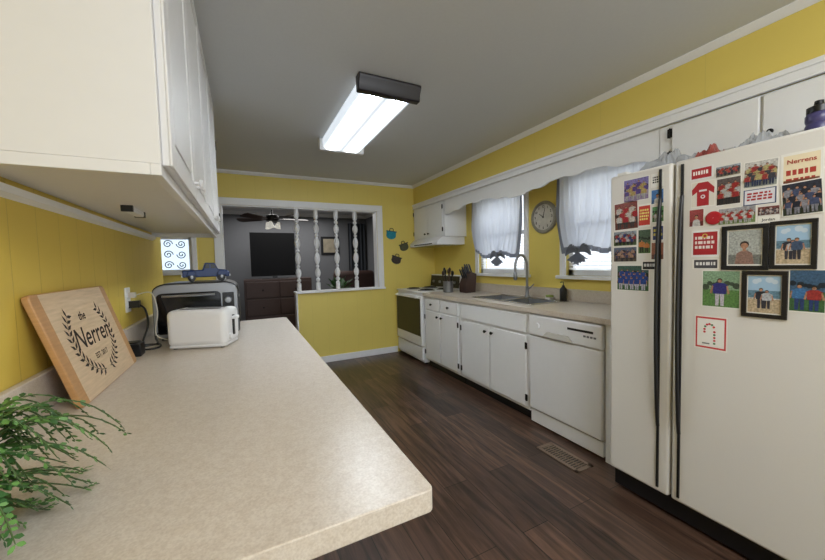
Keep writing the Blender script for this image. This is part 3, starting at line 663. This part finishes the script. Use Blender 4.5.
card((758,216,779,223),lambda m,L,P,W,Hh:L.text(m,'Jordan',0,0,Hh*.8,P((24,24,26)),bold=.0003),'white name tag with black handwriting','name tag','name tag')
card((757,206,780,215),team((120,60,60),(90,60,60),[(180,170,170),(60,60,80)],4),'thin reddish photo strip above the white name tag')
card((689,209,704,227),portrait((150,64,64),(190,190,190)),'small red portrait photo below the jersey magnet')
c=onX(714,218,FX); o=MB().lathe([(.028,0),(.028,.004),(.022,.006),(.001,.006)],(FX-.002,c.y,c.z),(-1,0,0),24,cap=False).build('round_magnet',mat('red_enamel',C(176,30,40),.3)); tag(o,'round red magnet below the dark players photo','magnet',GRP)
card((691,230,719,257),bars((172,36,44),3,(235,225,220),border=(235,235,235),seed=8,art=lambda m,L,P,W,Hh:(L.disc(m,0,Hh*.28,W*.10,P((215,190,90))),L.disc(m,0,Hh*.28,W*.06,P((172,36,44))))),'red card with gold ring emblem on the left of the fridge door','card','card')
card((692,259,719,269),bars((70,70,76),1,(225,225,225),seed=9),'thin grey magnet strip under the red emblem card','magnet','magnet')
card((780,151,823,184),bars((236,222,190),2,(176,60,50),title='Nerrens',seed=10,art=lambda m,L,P,W,Hh:L.rect(m,-W*.42,-Hh*.42,W*.42,-Hh*.34,P((110,60,40)))),'cream notepad with red lettering at the top right of the fridge door','notepad','notepad')
card((781,181,823,215),team((40,44,60),(50,60,50),[(60,70,100),(30,34,50),(130,130,140)],4,(120,120,130)),'dark stadium photo with players under the cream notepad',tilt=.05,lift=.002)
card((721,225,768,270),portrait((168,172,168),(140,110,100)),'black framed portrait of a seated person, left of the two upper frames',frame=(18,18,20))
card((769,220,817,269),beach(3),'black framed beach photo of three people, right of the two upper frames',frame=(22,20,20))
card((701,270,740,308),team((130,160,130),(90,130,70),[(50,50,120)],1,(190,185,205),.70),'photo of one football player in blue standing on grass')
card((741,271,787,318),beach(2),'black framed beach photo of a couple below the other frames',frame=(24,20,20))
card((788,269,826,313),team((60,90,120),(60,100,60),[(60,110,160),(150,50,50)],2,(40,60,110),.56),'photo of two children in blue and red on grass')
card((694,316,727,350),cane,'white card with red border and red candy cane dots, lowest on the fridge','card','card')
# --- things on the fridge
def bag(c,L,W_,h,mt,label,seed,name='plastic_bag'):
    m=MB(); nx,ny=16,30; rn=random.Random(seed); vs=[];fs=[]
    for j in range(ny+1):
        for i in range(nx+1):
            u=i/nx*2-1; v=j/ny*2-1; e=max(0,1-abs(u)**2.5)*max(0,1-abs(v)**2.5)
            z=1.7115+h*e**.5*(.62+.25*math.sin(5*u+3*v+seed)*math.cos(7*v-seed)+.22*(rn.random()-.3))
            vs.append((c[0]+u*W_*(1+.05*math.sin(6*v+seed)),c[1]+v*L*(1+.06*math.sin(5*u)),max(1.711,z)))
    for j in range(ny):
        for i in range(nx): a=j*(nx+1)+i; fs.append((a,a+1,a+nx+2,a+nx+1))
    o=m.add(vs,fs).build(name,mt); tag(o,label,'bag')
M_cb=sheer('clear_film',C(196,200,206),.2,.30); M_cb.node_tree.nodes['Principled BSDF'].inputs['Roughness'].default_value=.15
bag((2.04,1.02),.13,.10,.13,M_cb,'crumpled clear plastic bag on the far end of the fridge top',1)
bag((2.03,.835),.05,.08,.10,mat('bag_red',C(150,70,64),.3,var=.8,scale=38),'red and white patterned snack bag in the middle of the fridge top',4,'snack_bag')
bag((2.03,.66),.10,.09,.10,M_cb,'low clear plastic bag behind the top middle photo',8)
r=thing('sports_bottle','purple sports bottle with black lid on top of the fridge at the right','bottle',(1.99,.49,1.71))
MB().lathe([(.032,0),(.036,.006),(.036,.05),(.032,.06),(.036,.07),(.036,.09),(.03,.10)],(1.99,.49,1.711),(0,0,1),22).build('body',mat('purple_plastic',C(72,68,112),.3),r,smooth=True)
MB().lathe([(.033,0),(.033,.022),(.014,.03),(.012,.045),(.001,.046)],(1.99,.49,1.81),(0,0,1),22).build('lid',M_blk,r,smooth=True)
# ------------------------------------------------------------------ floor vent
r=thing('floor_vent','tan metal floor register in front of the dishwasher','floor vent',(1.80,1.5,0))
x0,x1,y0,y1=1.73,1.87,1.335,1.655; M_v=mat('vent_tan',C(134,116,100),.45,metal=.3)
MB().box(x0,x0+.022,y0,y1,0,.006).box(x1-.022,x1,y0,y1,0,.006).box(x0,x1,y0,y0+.025,0,.006).box(x0,x1,y1-.025,y1,0,.006).build('frame',M_v,r,bevel=.001)
s=MB()
for k in range(14): yy=y0+.034+k*.0193; s.box(x0+.022,x1-.022,yy,yy+.008,.001,.005)
s.box(1.797,1.803,y0+.02,y1-.02,.001,.005); s.build('slats',M_v,r)
MB().box(x0+.01,x1-.01,y0+.01,y1-.01,0.0002,.001).build('duct_opening',M_blk,r)
# ------------------------------------------------------------------ peninsula
r=thing('peninsula_counter','long speckled beige laminate counter in the left foreground','countertop',(-.12,1.55,.872))
X1=.264; Y0=.47; Y1=2.61; rc=.012
poly=[(XL+.002,Y0,.872)]+[(X1-rc+rc*math.sin(a),Y0+rc-rc*math.cos(a),.872) for a in [PI/2*k/6 for k in range(7)]]+[(X1,Y1-.02,.872),(X1-.02,Y1,.872),(XL+.002,Y1,.872)]
MB().prism(poly,(0,0,.038)).build('top',M_ct,r,bevel=.002)
MB().box(XL+.002,XL+.022,Y0,Y1,CH,1.01).build('backsplash',M_ct,r,bevel=.003)
r=thing('base_cabinet','white base cabinet hidden under the foreground peninsula counter','cabinet',(-.25,1.7,0))
MB().box(XL+.01,.0,.98,2.58,.09,.871).box(XL+.02,-.05,1.0,2.56,0,.09).build('body',M_cabl,r)
for k in range(4):
    a=1.0+k*.39; d=MB().box(.0,.018,a,a+.37,.12,.85).build('door',M_cab,r,bevel=.006)
    MB().lathe([(.006,0),(.005,.012),(.014,.016),(.001,.028)],(.018,a+.33,.78),(1,0,0),12).build('knob',M_iron,d)
# ------------------------------------------------------------------ upper cabinets left
r=thing('wall_cabinet','large white wall cabinet run filling the top left foreground','cabinet',(-.33,1.8,1.49))
xa,xb=XL+.002,-.15; ya,yb=.92,2.69
m=MB().box(xa,xb,ya,yb,1.51,ZC-.002).box(xb-.02,xb,ya,yb,1.485,1.51).box(xa,xb-.02,ya,ya+.018,1.485,1.51).box(xa,xb-.02,yb-.018,yb,1.485,1.51)
m.build('body',M_cabl,r,bevel=.0015)
n=4; w_=(yb-ya-.02)/n
for k in range(n):
    a=ya+.012+k*w_; b=a+w_-.008
    d=MB().box(xb,xb+.014,a,b,1.51,ZC-.03)
    d.box(xb+.014,xb+.02,a,a+.05,1.51,ZC-.03).box(xb+.014,xb+.02,b-.05,b,1.51,ZC-.03).box(xb+.014,xb+.02,a+.05,b-.05,1.51,1.56).box(xb+.014,xb+.02,a+.05,b-.05,ZC-.08,ZC-.03)
    d.box(xb+.014,xb+.018,a+.07,b-.07,1.58,ZC-.10); d=d.build('door',M_cabl,r,bevel=.003)
    yk=b-.028 if k%2==0 else a+.028
    MB().lathe([(.006,0),(.005,.012),(.012,.016),(.013,.022),(.001,.028)],(xb+.02,yk,1.56),(1,0,0),14).build('knob',M_cabl,d,smooth=True)
    if k==3:
        for z in (1.62,2.1): MB().box(xb+.018,xb+.026,b-.01,b+.006,z-.028,z+.028).build('hinge',M_iron,d)
r=thing('under_cabinet_light','small white bar light with dark ends under the left wall cabinet','light',(-.36,1.63,1.49))
MB().box(-.375,-.345,1.55,1.71,1.49,1.51).build('body',M_app,r,bevel=.004)
for a in (1.54,1.71): MB().box(-.377,-.343,a,a+.012,1.488,1.51).build('end_cap',M_blk,r)
# ------------------------------------------------------------------ cutting board
bb=Vector((-.40,1.20,CH+.001)); up=Vector((-.090,0,.305)).normalized(); right=Vector((0,1,0)); nn=right.cross(up)
Wd,Hd,Td=.52,.325,.016
def BP(u,v,d=0): return bb+right*u+up*v+nn*d
r=thing('cutting_board','bamboo cutting board with burnt family name and wreath leaning on the left wall','cutting board',(-.43,1.46,CH))
def rr(u0,v0,u1,v1,q,d):
    P=[]
    for cx,cy_,a0 in ((u1-q,v1-q,0),(u0+q,v1-q,PI/2),(u0+q,v0+q,PI),(u1-q,v0+q,3*PI/2)):
        for k in range(6): a=a0+PI/2*k/5; P.append(BP(cx+q*math.cos(a),cy_+q*math.sin(a),d))
    return P
MB().prism(rr(0,0,Wd,Hd,.016,-Td),nn*Td).build('board',M_wood2,r,bevel=.003)
MB().prism(rr(.045,.003,Wd-.045,Hd-.003,.003,0),nn*.0006).build('inlay',M_wood,r)
m=MB(); cu,cv=Wd*.48,Hd*.52
def btxt(s_,u,v,size,shear=0,bold=0):
    vs,fs=textgeo(s_,size,shear,bold); m.add([BP(u+p.x,v+p.y,.0012) for p in vs],fs)
btxt('the',cu-.02,cv+.068,.038,.3,.0005); btxt('Nerren',cu,cv,.090,.3,.0008); btxt('EST. 2017',cu,cv-.066,.024,0,.0003)
for s in (-1,1):
    for k in range(13):
        a=PI/2*(-.88)+k*PI*.66/12; R1=.118
        pu,pv=cu+s*R1*1.24*math.cos(a),cv+R1*math.sin(a)
        for side in (-1,1):
            da=a+PI/2+side*.85; dx,dy=s*math.cos(da),math.sin(da); L_=.030
            px_,py_=-dy,dx
            m.add([BP(pu,pv,.0012),BP(pu+dx*L_*.4+px_*.0055,pv+dy*L_*.4+py_*.0055,.0012),BP(pu+dx*L_,pv+dy*L_,.0012),BP(pu+dx*L_*.4-px_*.0055,pv+dy*L_*.4-py_*.0055,.0012)],[(0,1,2,3)])
    pp=[(cu+s*.118*1.24*math.cos(a),cv+.118*math.sin(a)) for a in [PI/2*(-.92)+k*PI*.70/24 for k in range(25)]]
    for (a,b),(c,d) in zip(pp[:-1],pp[1:]): m.add([BP(a,b-.0012,.0012),BP(c,d-.0012,.0012),BP(c,d+.0012,.0012),BP(a,b+.0012,.0012)],[(0,1,2,3)])
m.build('lettering',M_ink,r)
# ------------------------------------------------------------------ toaster
A=math.radians(-20); TM=Matrix.Translation((-.178,1.895,CH))@Matrix.Rotation(A,4,'Z')@Matrix.Diagonal((.93,.95,.95,1))
r=thing('toaster','white two slice toaster in front of the toaster oven','toaster',(-.178,1.895,CH))
MB(TM).box(-.14,.14,-.085,.085,.012,.188).build('body',M_app,r,bevel=.026,seg=5)
MB(TM).box(-.132,.132,-.078,.078,.004,.02).build('base',M_app,r,bevel=.006)
for y in (-.03,.03): MB(TM).box(-.095,.095,y-.012,y+.012,.184,.1895).build('slot',M_blk,r)
MB(TM).box(.138,.146,-.008,.008,.05,.15).build('lever_track',M_blk,r); MB(TM).box(.14,.166,-.022,.022,.13,.146).build('lever',M_app,r,bevel=.004)
MB(TM).lathe([(.016,0),(.014,.012),(.001,.013)],(.14,-.045,.05),(1,0,0),16).build('dial',M_app,r)
for x in (-.11,.11):
    for y in (-.06,.06): MB(TM).cyl((x,y,0),(x,y,.006),.01).build('foot',M_blk,r)
oy,oz=2.085,1.135
MB().box(XL+.008,XL+.035,oy-.012,oy+.012,oz+.01,oz+.035).tube(smooth([(XL+.03,oy,oz+.02),(XL+.10,oy-.02,oz+.03),(XL+.13,oy-.07,oz-.06),(XL+.13,oy-.12,CH+.06),(XL+.2,oy-.14,CH+.03)]),.0025,8).build('power_cord',mat('cord_white',C(205,200,190),.5),r,smooth=True)
# ------------------------------------------------------------------ toaster oven
r=thing('toaster_oven','rounded stainless and black toaster oven carrying a blue toy truck','toaster oven',(-.23,2.24,CH))
x0,x1,y0,y1=-.42,-.03,2.11,2.43; zt=1.205
def arch(x0,x1,z0,z1,q,q2,y,n=7):
    P=[]
    for cx,cz_,a0,qq in ((x1-q,z1-q*.62,0,q),(x0+q,z1-q*.62,PI/2,q),(x0+q2,z0+q2,PI,q2),(x1-q2,z0+q2,3*PI/2,q2)):
        for k in range(n):
            a=a0+PI/2*k/(n-1); P.append((cx+qq*math.cos(a),y,cz_+qq*(.62 if qq is q else 1)*math.sin(a)))
    return P
MB().prism(arch(x0,x1,CH+.012,zt,.07,.015,y0+.01),(0,y1-y0-.01,0)).build('body',mat('oven_shell',C(58,58,60),.35,metal=.5),r,bevel=.006,seg=3)
MB().prism(arch(x0+.004,x1-.004,CH+.016,zt-.006,.068,.012,y0),(0,.012,0)).build('front_frame',M_ss2,r,bevel=.003)
d=MB().prism(arch(x0+.02,x1-.085,CH+.035,zt-.05,.03,.012,y0-.008),(0,.009,0)).build('door',M_blg,r,bevel=.003)
MB().tube([(x0+.05,y0-.006,zt-.065),(x0+.05,y0-.032,zt-.065),(x1-.11,y0-.032,zt-.065),(x1-.11,y0-.006,zt-.065)],.007,8).build('handle',M_ss,d,smooth=True)
p=MB().box(x1-.078,x1-.022,y0-.004,y0+.002,CH+.035,zt-.06).build('control_panel',M_blk,r,bevel=.003)
for k in range(3): MB().lathe([(.018,0),(.015,.018),(.001,.019)],(x1-.05,y0-.004,CH+.065+k*.065),(0,-1,0),18).build('knob',M_ss2,p,smooth=True)
MB().box(x1-.001,x1+.004,y0+.05,y1-.05,CH+.06,zt-.09).build('side_vent',M_blk,r)
for x in (x0+.04,x1-.04):
    for y in (y0+.04,y1-.04): MB().cyl((x,y,CH),(x,y,CH+.014),.014).build('foot',M_blk,r)
pts=[(XL+.045,oy,oz-.025),(XL+.075,oy-.03,oz-.05),(XL+.09,oy-.07,oz-.12),(XL+.075,oy-.12,CH+.03),(XL+.09,oy-.16,CH+.006),(XL+.14,oy-.15,CH+.006),(XL+.13,oy-.07,CH+.006),(XL+.075,oy-.08,CH+.012),(XL+.08,oy-.15,CH+.018),(XL+.13,oy-.12,CH+.02),(XL+.105,oy-.01,CH+.03),(x0+.02,y0+.012,CH+.05)]
MB().box(XL+.008,XL+.05,oy-.014,oy+.014,oz-.04,oz-.006).tube(smooth(pts),.0045,8).build('power_cord',M_blk,r,smooth=True)
# toy truck
A=math.radians(8); TM=Matrix.Translation((-.185,2.20,zt+.001))@Matrix.Rotation(A,4,'Z')@Matrix.Diagonal((.76,.8,1.12,1))
M_bl=mat('truck_blue',C(10,44,96),.4,var=.06)
r=thing('toy_pickup','blue metal toy pickup truck on top of the toaster oven','toy truck',(-.185,2.20,zt))
side=[(-.145,.022),(.145,.022),(.148,.045),(.125,.056),(.075,.06),(.055,.09),(-.005,.092),(-.02,.058),(-.145,.056)]
MB(TM).prism([(x,-.045,z) for x,z in side],(0,.09,0)).build('body',M_bl,r,bevel=.005)
MB(TM).prism([(x,-.046,z) for x,z in [(.065,.064),(.05,.085),(.028,.086),(.028,.064)]],(0,.092,0)).build('side_window',M_blk,r)
MB(TM).prism([(x,-.046,z) for x,z in [(.02,.064),(.02,.086),(-.002,.086),(-.01,.064)]],(0,.092,0)).build('side_window',M_blk,r)
MB(TM).box(-.135,-.03,-.036,.036,.0555,.0575).build('truck_bed',M_blk,r)
for x in (-.09,.095):
    for s in (-1,1):
        q=MB(TM).lathe([(.008,-.006),(.022,-.008),(.024,-.004),(.024,.006),(.018,.008),(.001,.008)],(x,s*.046,.024),(0,s,0),20).build('wheel',M_blk,r,smooth=True)
        MB(TM).lathe([(.009,.008),(.008,.010),(.001,.011)],(x,s*.046,.024),(0,s,0),16).build('hubcap',M_ss2,q)
for xx in (.146,-.151): MB(TM).box(xx,xx+.006,-.045,.045,.024,.034).build('bumper',M_ss2,r)
for s in (-1,1):
    MB(TM).prism([(.06,s*.045,.03),(.075,s*.045,.052),(.115,s*.045,.052),(.13,s*.045,.03)],(0,s*.012,0)).build('fender',M_bl,r,bevel=.003)
    MB(TM).prism([(-.125,s*.045,.03),(-.11,s*.045,.052),(-.07,s*.045,.052),(-.055,s*.045,.03)],(0,s*.012,0)).build('fender',M_bl,r,bevel=.003)
r=thing('wall_outlet','white wall outlet above the counter beside the cutting board','outlet',(XL,oy,oz-.06))
MB().box(XL,XL+.006,oy-.037,oy+.037,oz-.06,oz+.06).build('plate',M_trim,r,bevel=.003)
for z in (-.022,.022): MB().box(XL+.005,XL+.009,oy-.017,oy+.017,oz+z-.014,oz+z+.014).build('socket',M_app,r,bevel=.002)
o=MB().box(XL+.04,XL+.105,1.80,1.87,CH,CH+.055).box(XL+.05,XL+.095,1.81,1.86,CH+.055,CH+.062).build('power_adapter',M_blk,bevel=.008); tag(o,'black box shaped power adapter on the counter left of the toaster','adapter')
# ------------------------------------------------------------------ fern
fxp,fyp=-.385,.645
r=thing('potted_fern','green leafy fern at the lower left corner of the counter','plant',(fxp,fyp,CH))
MB().lathe([(.038,0),(.042,.004),(.052,.075),(.056,.08),(.050,.08),(.047,.07),(.001,.068)],(fxp,fyp,CH),(0,0,1),24,cap=False).build('pot',mat('pot_white',C(220,216,208),.5),r,smooth=True)
G=[mat('leaf_dark',C(50,94,40),.5,var=.35,scale=60),mat('leaf_light',C(98,144,70),.5,var=.3,scale=60),mat('stem',C(70,92,46),.6)]
m=MB(); rnd=random.Random(11)
for s in range(80):
    a=rnd.uniform(0,2*PI) if s>50 else rnd.uniform(-1.5,1.25)
    Ls=rnd.uniform(.08,.20); lift=rnd.uniform(-.01,.12); ns=12; pts=[]
    for k in range(ns+1):
        u=k/ns; rad=.015+Ls*u*(1-.10*u); z=CH+.075+lift*math.sin(u*2.4)*1.1-.07*u*u*(1.25-lift*5)
        pts.append(Vector((max(XL+.035,fxp+rad*math.cos(a+.1*math.sin(5*u+s))),fyp+rad*math.sin(a+.25*u),max(CH+.010,z))))
    m.tube(pts,[.0011]*ns+[.0005],5,mi=2)
    for k in range(2,ns+1):
        d=(pts[min(k+1,ns)]-pts[k-1]).normalized(); sd=d.cross(Vector((0,0,1))).normalized(); upv=sd.cross(d)
        for sg in (-1,1):
            for hf in (0,.5):
                ll=.0175*(1-.45*(k/ns))*rnd.uniform(.75,1.25)
                dirn=(sd*sg+d*.75+upv*rnd.uniform(-.35,.35)).normalized(); wv=(d-dirn*d.dot(dirn)).normalized()*ll*.26
                p=pts[k].lerp(pts[k-1],hf)
                q=[p,p+dirn*ll*.3-wv*.8,p+dirn*ll*.65-wv,p+dirn*ll,p+dirn*ll*.65+wv,p+dirn*ll*.3+wv*.8]
                for t_ in q: t_.z=max(CH+.003,t_.z); t_.x=max(XL+.026,t_.x)
                m.add(q,[tuple(range(6))],rnd.choice((0,1)))
m.build('foliage',G,r)
# ------------------------------------------------------------------ ceiling fixture
r=thing('ceiling_light','lit fluorescent wraparound ceiling light with dark wood end cap','ceiling light',(.85,2.5,ZC-.09))
x0,x1,y0,y1=.66,1.04,1.95,3.10
MB().box(x0+.02,x1-.02,y0,y1,ZC-.03,ZC).build('housing',M_trim,r)
pr=[(x0+.01,ZC-.012),(x0+.02,ZC-.07),(x0+.05,ZC-.088),(x1-.05,ZC-.088),(x1-.02,ZC-.07),(x1-.01,ZC-.012)]
MB().prism([(x,y0+.03,z) for x,z in pr],(0,y1-y0-.06,0)).build('diffuser',M_bulb,r)
M_cap=mat('cap_wood',C(30,24,28),.35,var=.3)
for a in (y0-.02,y1-.05):
    q=[(a,ZC),(a-.012,ZC-.012),(a-.006,ZC-.03),(a+.008,ZC-.055),(a+.012,ZC-.088),(a+.02,ZC-.096),(a+.06,ZC-.096),(a+.066,ZC)]
    MB().prism([(x0-.012,y,z) for y,z in q],(x1-x0+.024,0,0)).build('end_cap',M_cap if a<2.5 else M_trim,r,bevel=.004,seg=2)
# ------------------------------------------------------------------ living room
r=thing('dresser','dark brown dresser with drawers under the television beyond the doorway','dresser',(.5,6.8,0))
MB().box(.0,1.15,6.6,7.05,.05,1.05).box(.02,1.13,6.63,7.0,0,.05).build('body',M_brn,r,bevel=.006)
for i in range(3):
    for j in range(2):
        a=.03+j*.555; z=.10+i*.31; d=MB().box(a,a+.535,6.582,6.6,z,z+.285).build('drawer',M_brn,r,bevel=.006)
        MB().lathe([(.006,0),(.014,.018),(.001,.022)],(a+.27,6.582,z+.14),(0,-1,0),10).build('knob',M_iron,d)
r=thing('television','black flat television standing on the brown dresser','television',(.5,6.8,1.05))
M_tv=mat('screen_off',C(12,12,14),.6,var=0); M_tv.node_tree.nodes['Principled BSDF'].inputs['Specular IOR Level'].default_value=.15
MB().box(.13,.90,6.80,6.84,1.10,1.90).build('screen',M_tv,r,bevel=.005); MB().box(.3,.75,6.72,6.92,1.05,1.062).box(.48,.57,6.8,6.84,1.06,1.12).build('stand',M_blk,r)
fx_,fy_=.42,5.5
r=thing('ceiling_fan','five blade ceiling fan with pale glass lamps beyond the doorway','ceiling fan',(fx_,fy_,1.9))
MB().lathe([(.06,0),(.05,-.04),(.014,-.05),(.014,-.33),(.02,-.34)],(fx_,fy_,ZC),(0,0,1),18).build('rod',M_iron,r,smooth=True)
MB().lathe([(.03,.06),(.09,.045),(.10,0),(.08,-.04),(.03,-.055)],(fx_,fy_,1.99),(0,0,1),22).build('motor',M_iron,r,smooth=True)
M_bld=mat('fan_blade',C(66,54,48),.5,var=.2)
for k in range(5):
    a=2*PI*k/5+.1; R=Matrix.Translation((fx_,fy_,1.98))@Matrix.Rotation(a,4,'Z')@Matrix.Rotation(.25,4,'X')
    MB(R).box(.08,.18,-.012,.012,-.004,.004).prism([(.16,-.05,0),(.50,-.075,0),(.53,-.04,0),(.53,.04,0),(.50,.075,0),(.16,.05,0)],(0,0,.009)).build('blade',M_bld,r)
for k in range(3):
    a=2*PI*k/3+.2; c=Vector((fx_+.08*math.cos(a),fy_+.08*math.sin(a),1.89))
    MB().lathe([(.02,.05),(.03,.02),(.05,-.04),(.046,-.04),(.015,.04)],c,(.3*math.cos(a),.3*math.sin(a),1),14).build('lamp_shade',mat('frosted',C(235,232,222),.4,emit=.3),r,smooth=True)
r=thing('recliner_chair','dark brown padded chair beyond the right part of the half wall','armchair',(1.95,6.1,0))
MB().box(1.55,2.35,5.75,6.5,.1,.45).build('seat',M_brn,r,bevel=.05,seg=4); MB().box(1.55,2.35,6.4,6.62,.3,1.15).build('backrest',M_brn,r,bevel=.07,seg=4)
for x in (1.48,2.26): MB().box(x,x+.16,5.72,6.5,.1,.66).build('armrest',M_brn,r,bevel=.05,seg=4)
MB().box(1.6,2.3,5.85,6.5,0,.1).build('base',M_blk,r)
r=thing('framed_picture','small dark framed picture on the grey living room wall seen between spindles','picture',(1.75,7.6,1.5))
MB().box(1.55,1.95,7.575,7.6,1.5,1.9).build('frame',M_blk,r,bevel=.004); MB().box(1.6,1.9,7.57,7.576,1.55,1.85).build('picture',mat('sepia_print',C(150,140,120),.6,var=.4,scale=10),r)
r=thing('house_plant','leafy green house plant in a pot beyond the half wall','plant',(1.30,5.15,.69))
ps=thing('plant_stand','dark wooden plant stand behind the half wall','plant stand',(1.30,5.15,0))
MB().box(1.15,1.45,5.0,5.3,.66,.69).build('top',M_brn,ps)
for xx in (1.16,1.41):
    for yy in (5.01,5.26): MB().box(xx,xx+.03,yy,yy+.03,0,.66).build('leg',M_brn,ps)
MB().lathe([(.07,0),(.10,.16),(.09,.16),(.001,.14)],(1.30,5.15,.69),(0,0,1),20,cap=False).build('pot',M_app,r,smooth=True)
m=MB(); rn=random.Random(3)
for k in range(60):
    a=rn.uniform(0,2*PI); e=rn.uniform(.3,1.35); L=rn.uniform(.14,.34); c=Vector((1.30,5.15,.84)); d=Vector((math.cos(a)*math.cos(e),math.sin(a)*math.cos(e),math.sin(e)))
    tip=c+d*L; s=d.cross(Vector((0,0,1))).normalized()*.028; m.tube([c,c+d*L*.6],.002,4); m.add([c+d*L*.5,c+d*L*.75+s,tip+Vector((0,0,-.03)),c+d*L*.75-s],[(0,1,2,3)])
m.build('foliage',G[0],r)
def drape(x0,x1,label):
    m=MB(); vs=[];fs=[]; n=40
    for z in (.05,2.2):
        for i in range(n+1): u=i/n; vs.append((x0+(x1-x0)*u,7.53+.03*math.sin(u*PI*10),z))
    for i in range(n): fs.append((i,i+1,n+2+i,n+1+i))
    o=m.add(vs,fs).build('window_drape',mat('drape_dark',C(52,56,62),.9),smooth=True); tag(o,label,'curtain')
drape(2.15,2.55,'dark grey floor length drape on the far wall of the living room')
# ------------------------------------------------------------------ lights
wd=bpy.data.worlds.new('world'); SC.world=wd; wd.use_nodes=True; b=wd.node_tree.nodes['Background']; b.inputs[0].default_value=(.86,.93,1,1); b.inputs[1].default_value=1.7
def area(loc,rot,sx,sy,p,col=(1,1,1)):
    l=bpy.data.lights.new('area','AREA'); l.shape='RECTANGLE'; l.size=sx; l.size_y=sy; l.energy=p; l.color=col
    o=bpy.data.objects.new('added_fill_light',l); COL.objects.link(o); o.location=loc; o.rotation_euler=rot; return o
area((.9,-.5,2.34),(math.radians(32),0,0),1.2,1.0,38,(.96,.98,1))  # added fill lamp behind the camera, no fixture stands there
area((.8,6.4,2.3),(0,0,0),1.8,1.8,32,(1,.99,.97))  # added lamp that brightens the living room, without a visible source
SC.view_settings.view_transform='Standard'; SC.view_settings.look='None'; SC.view_settings.exposure=.28
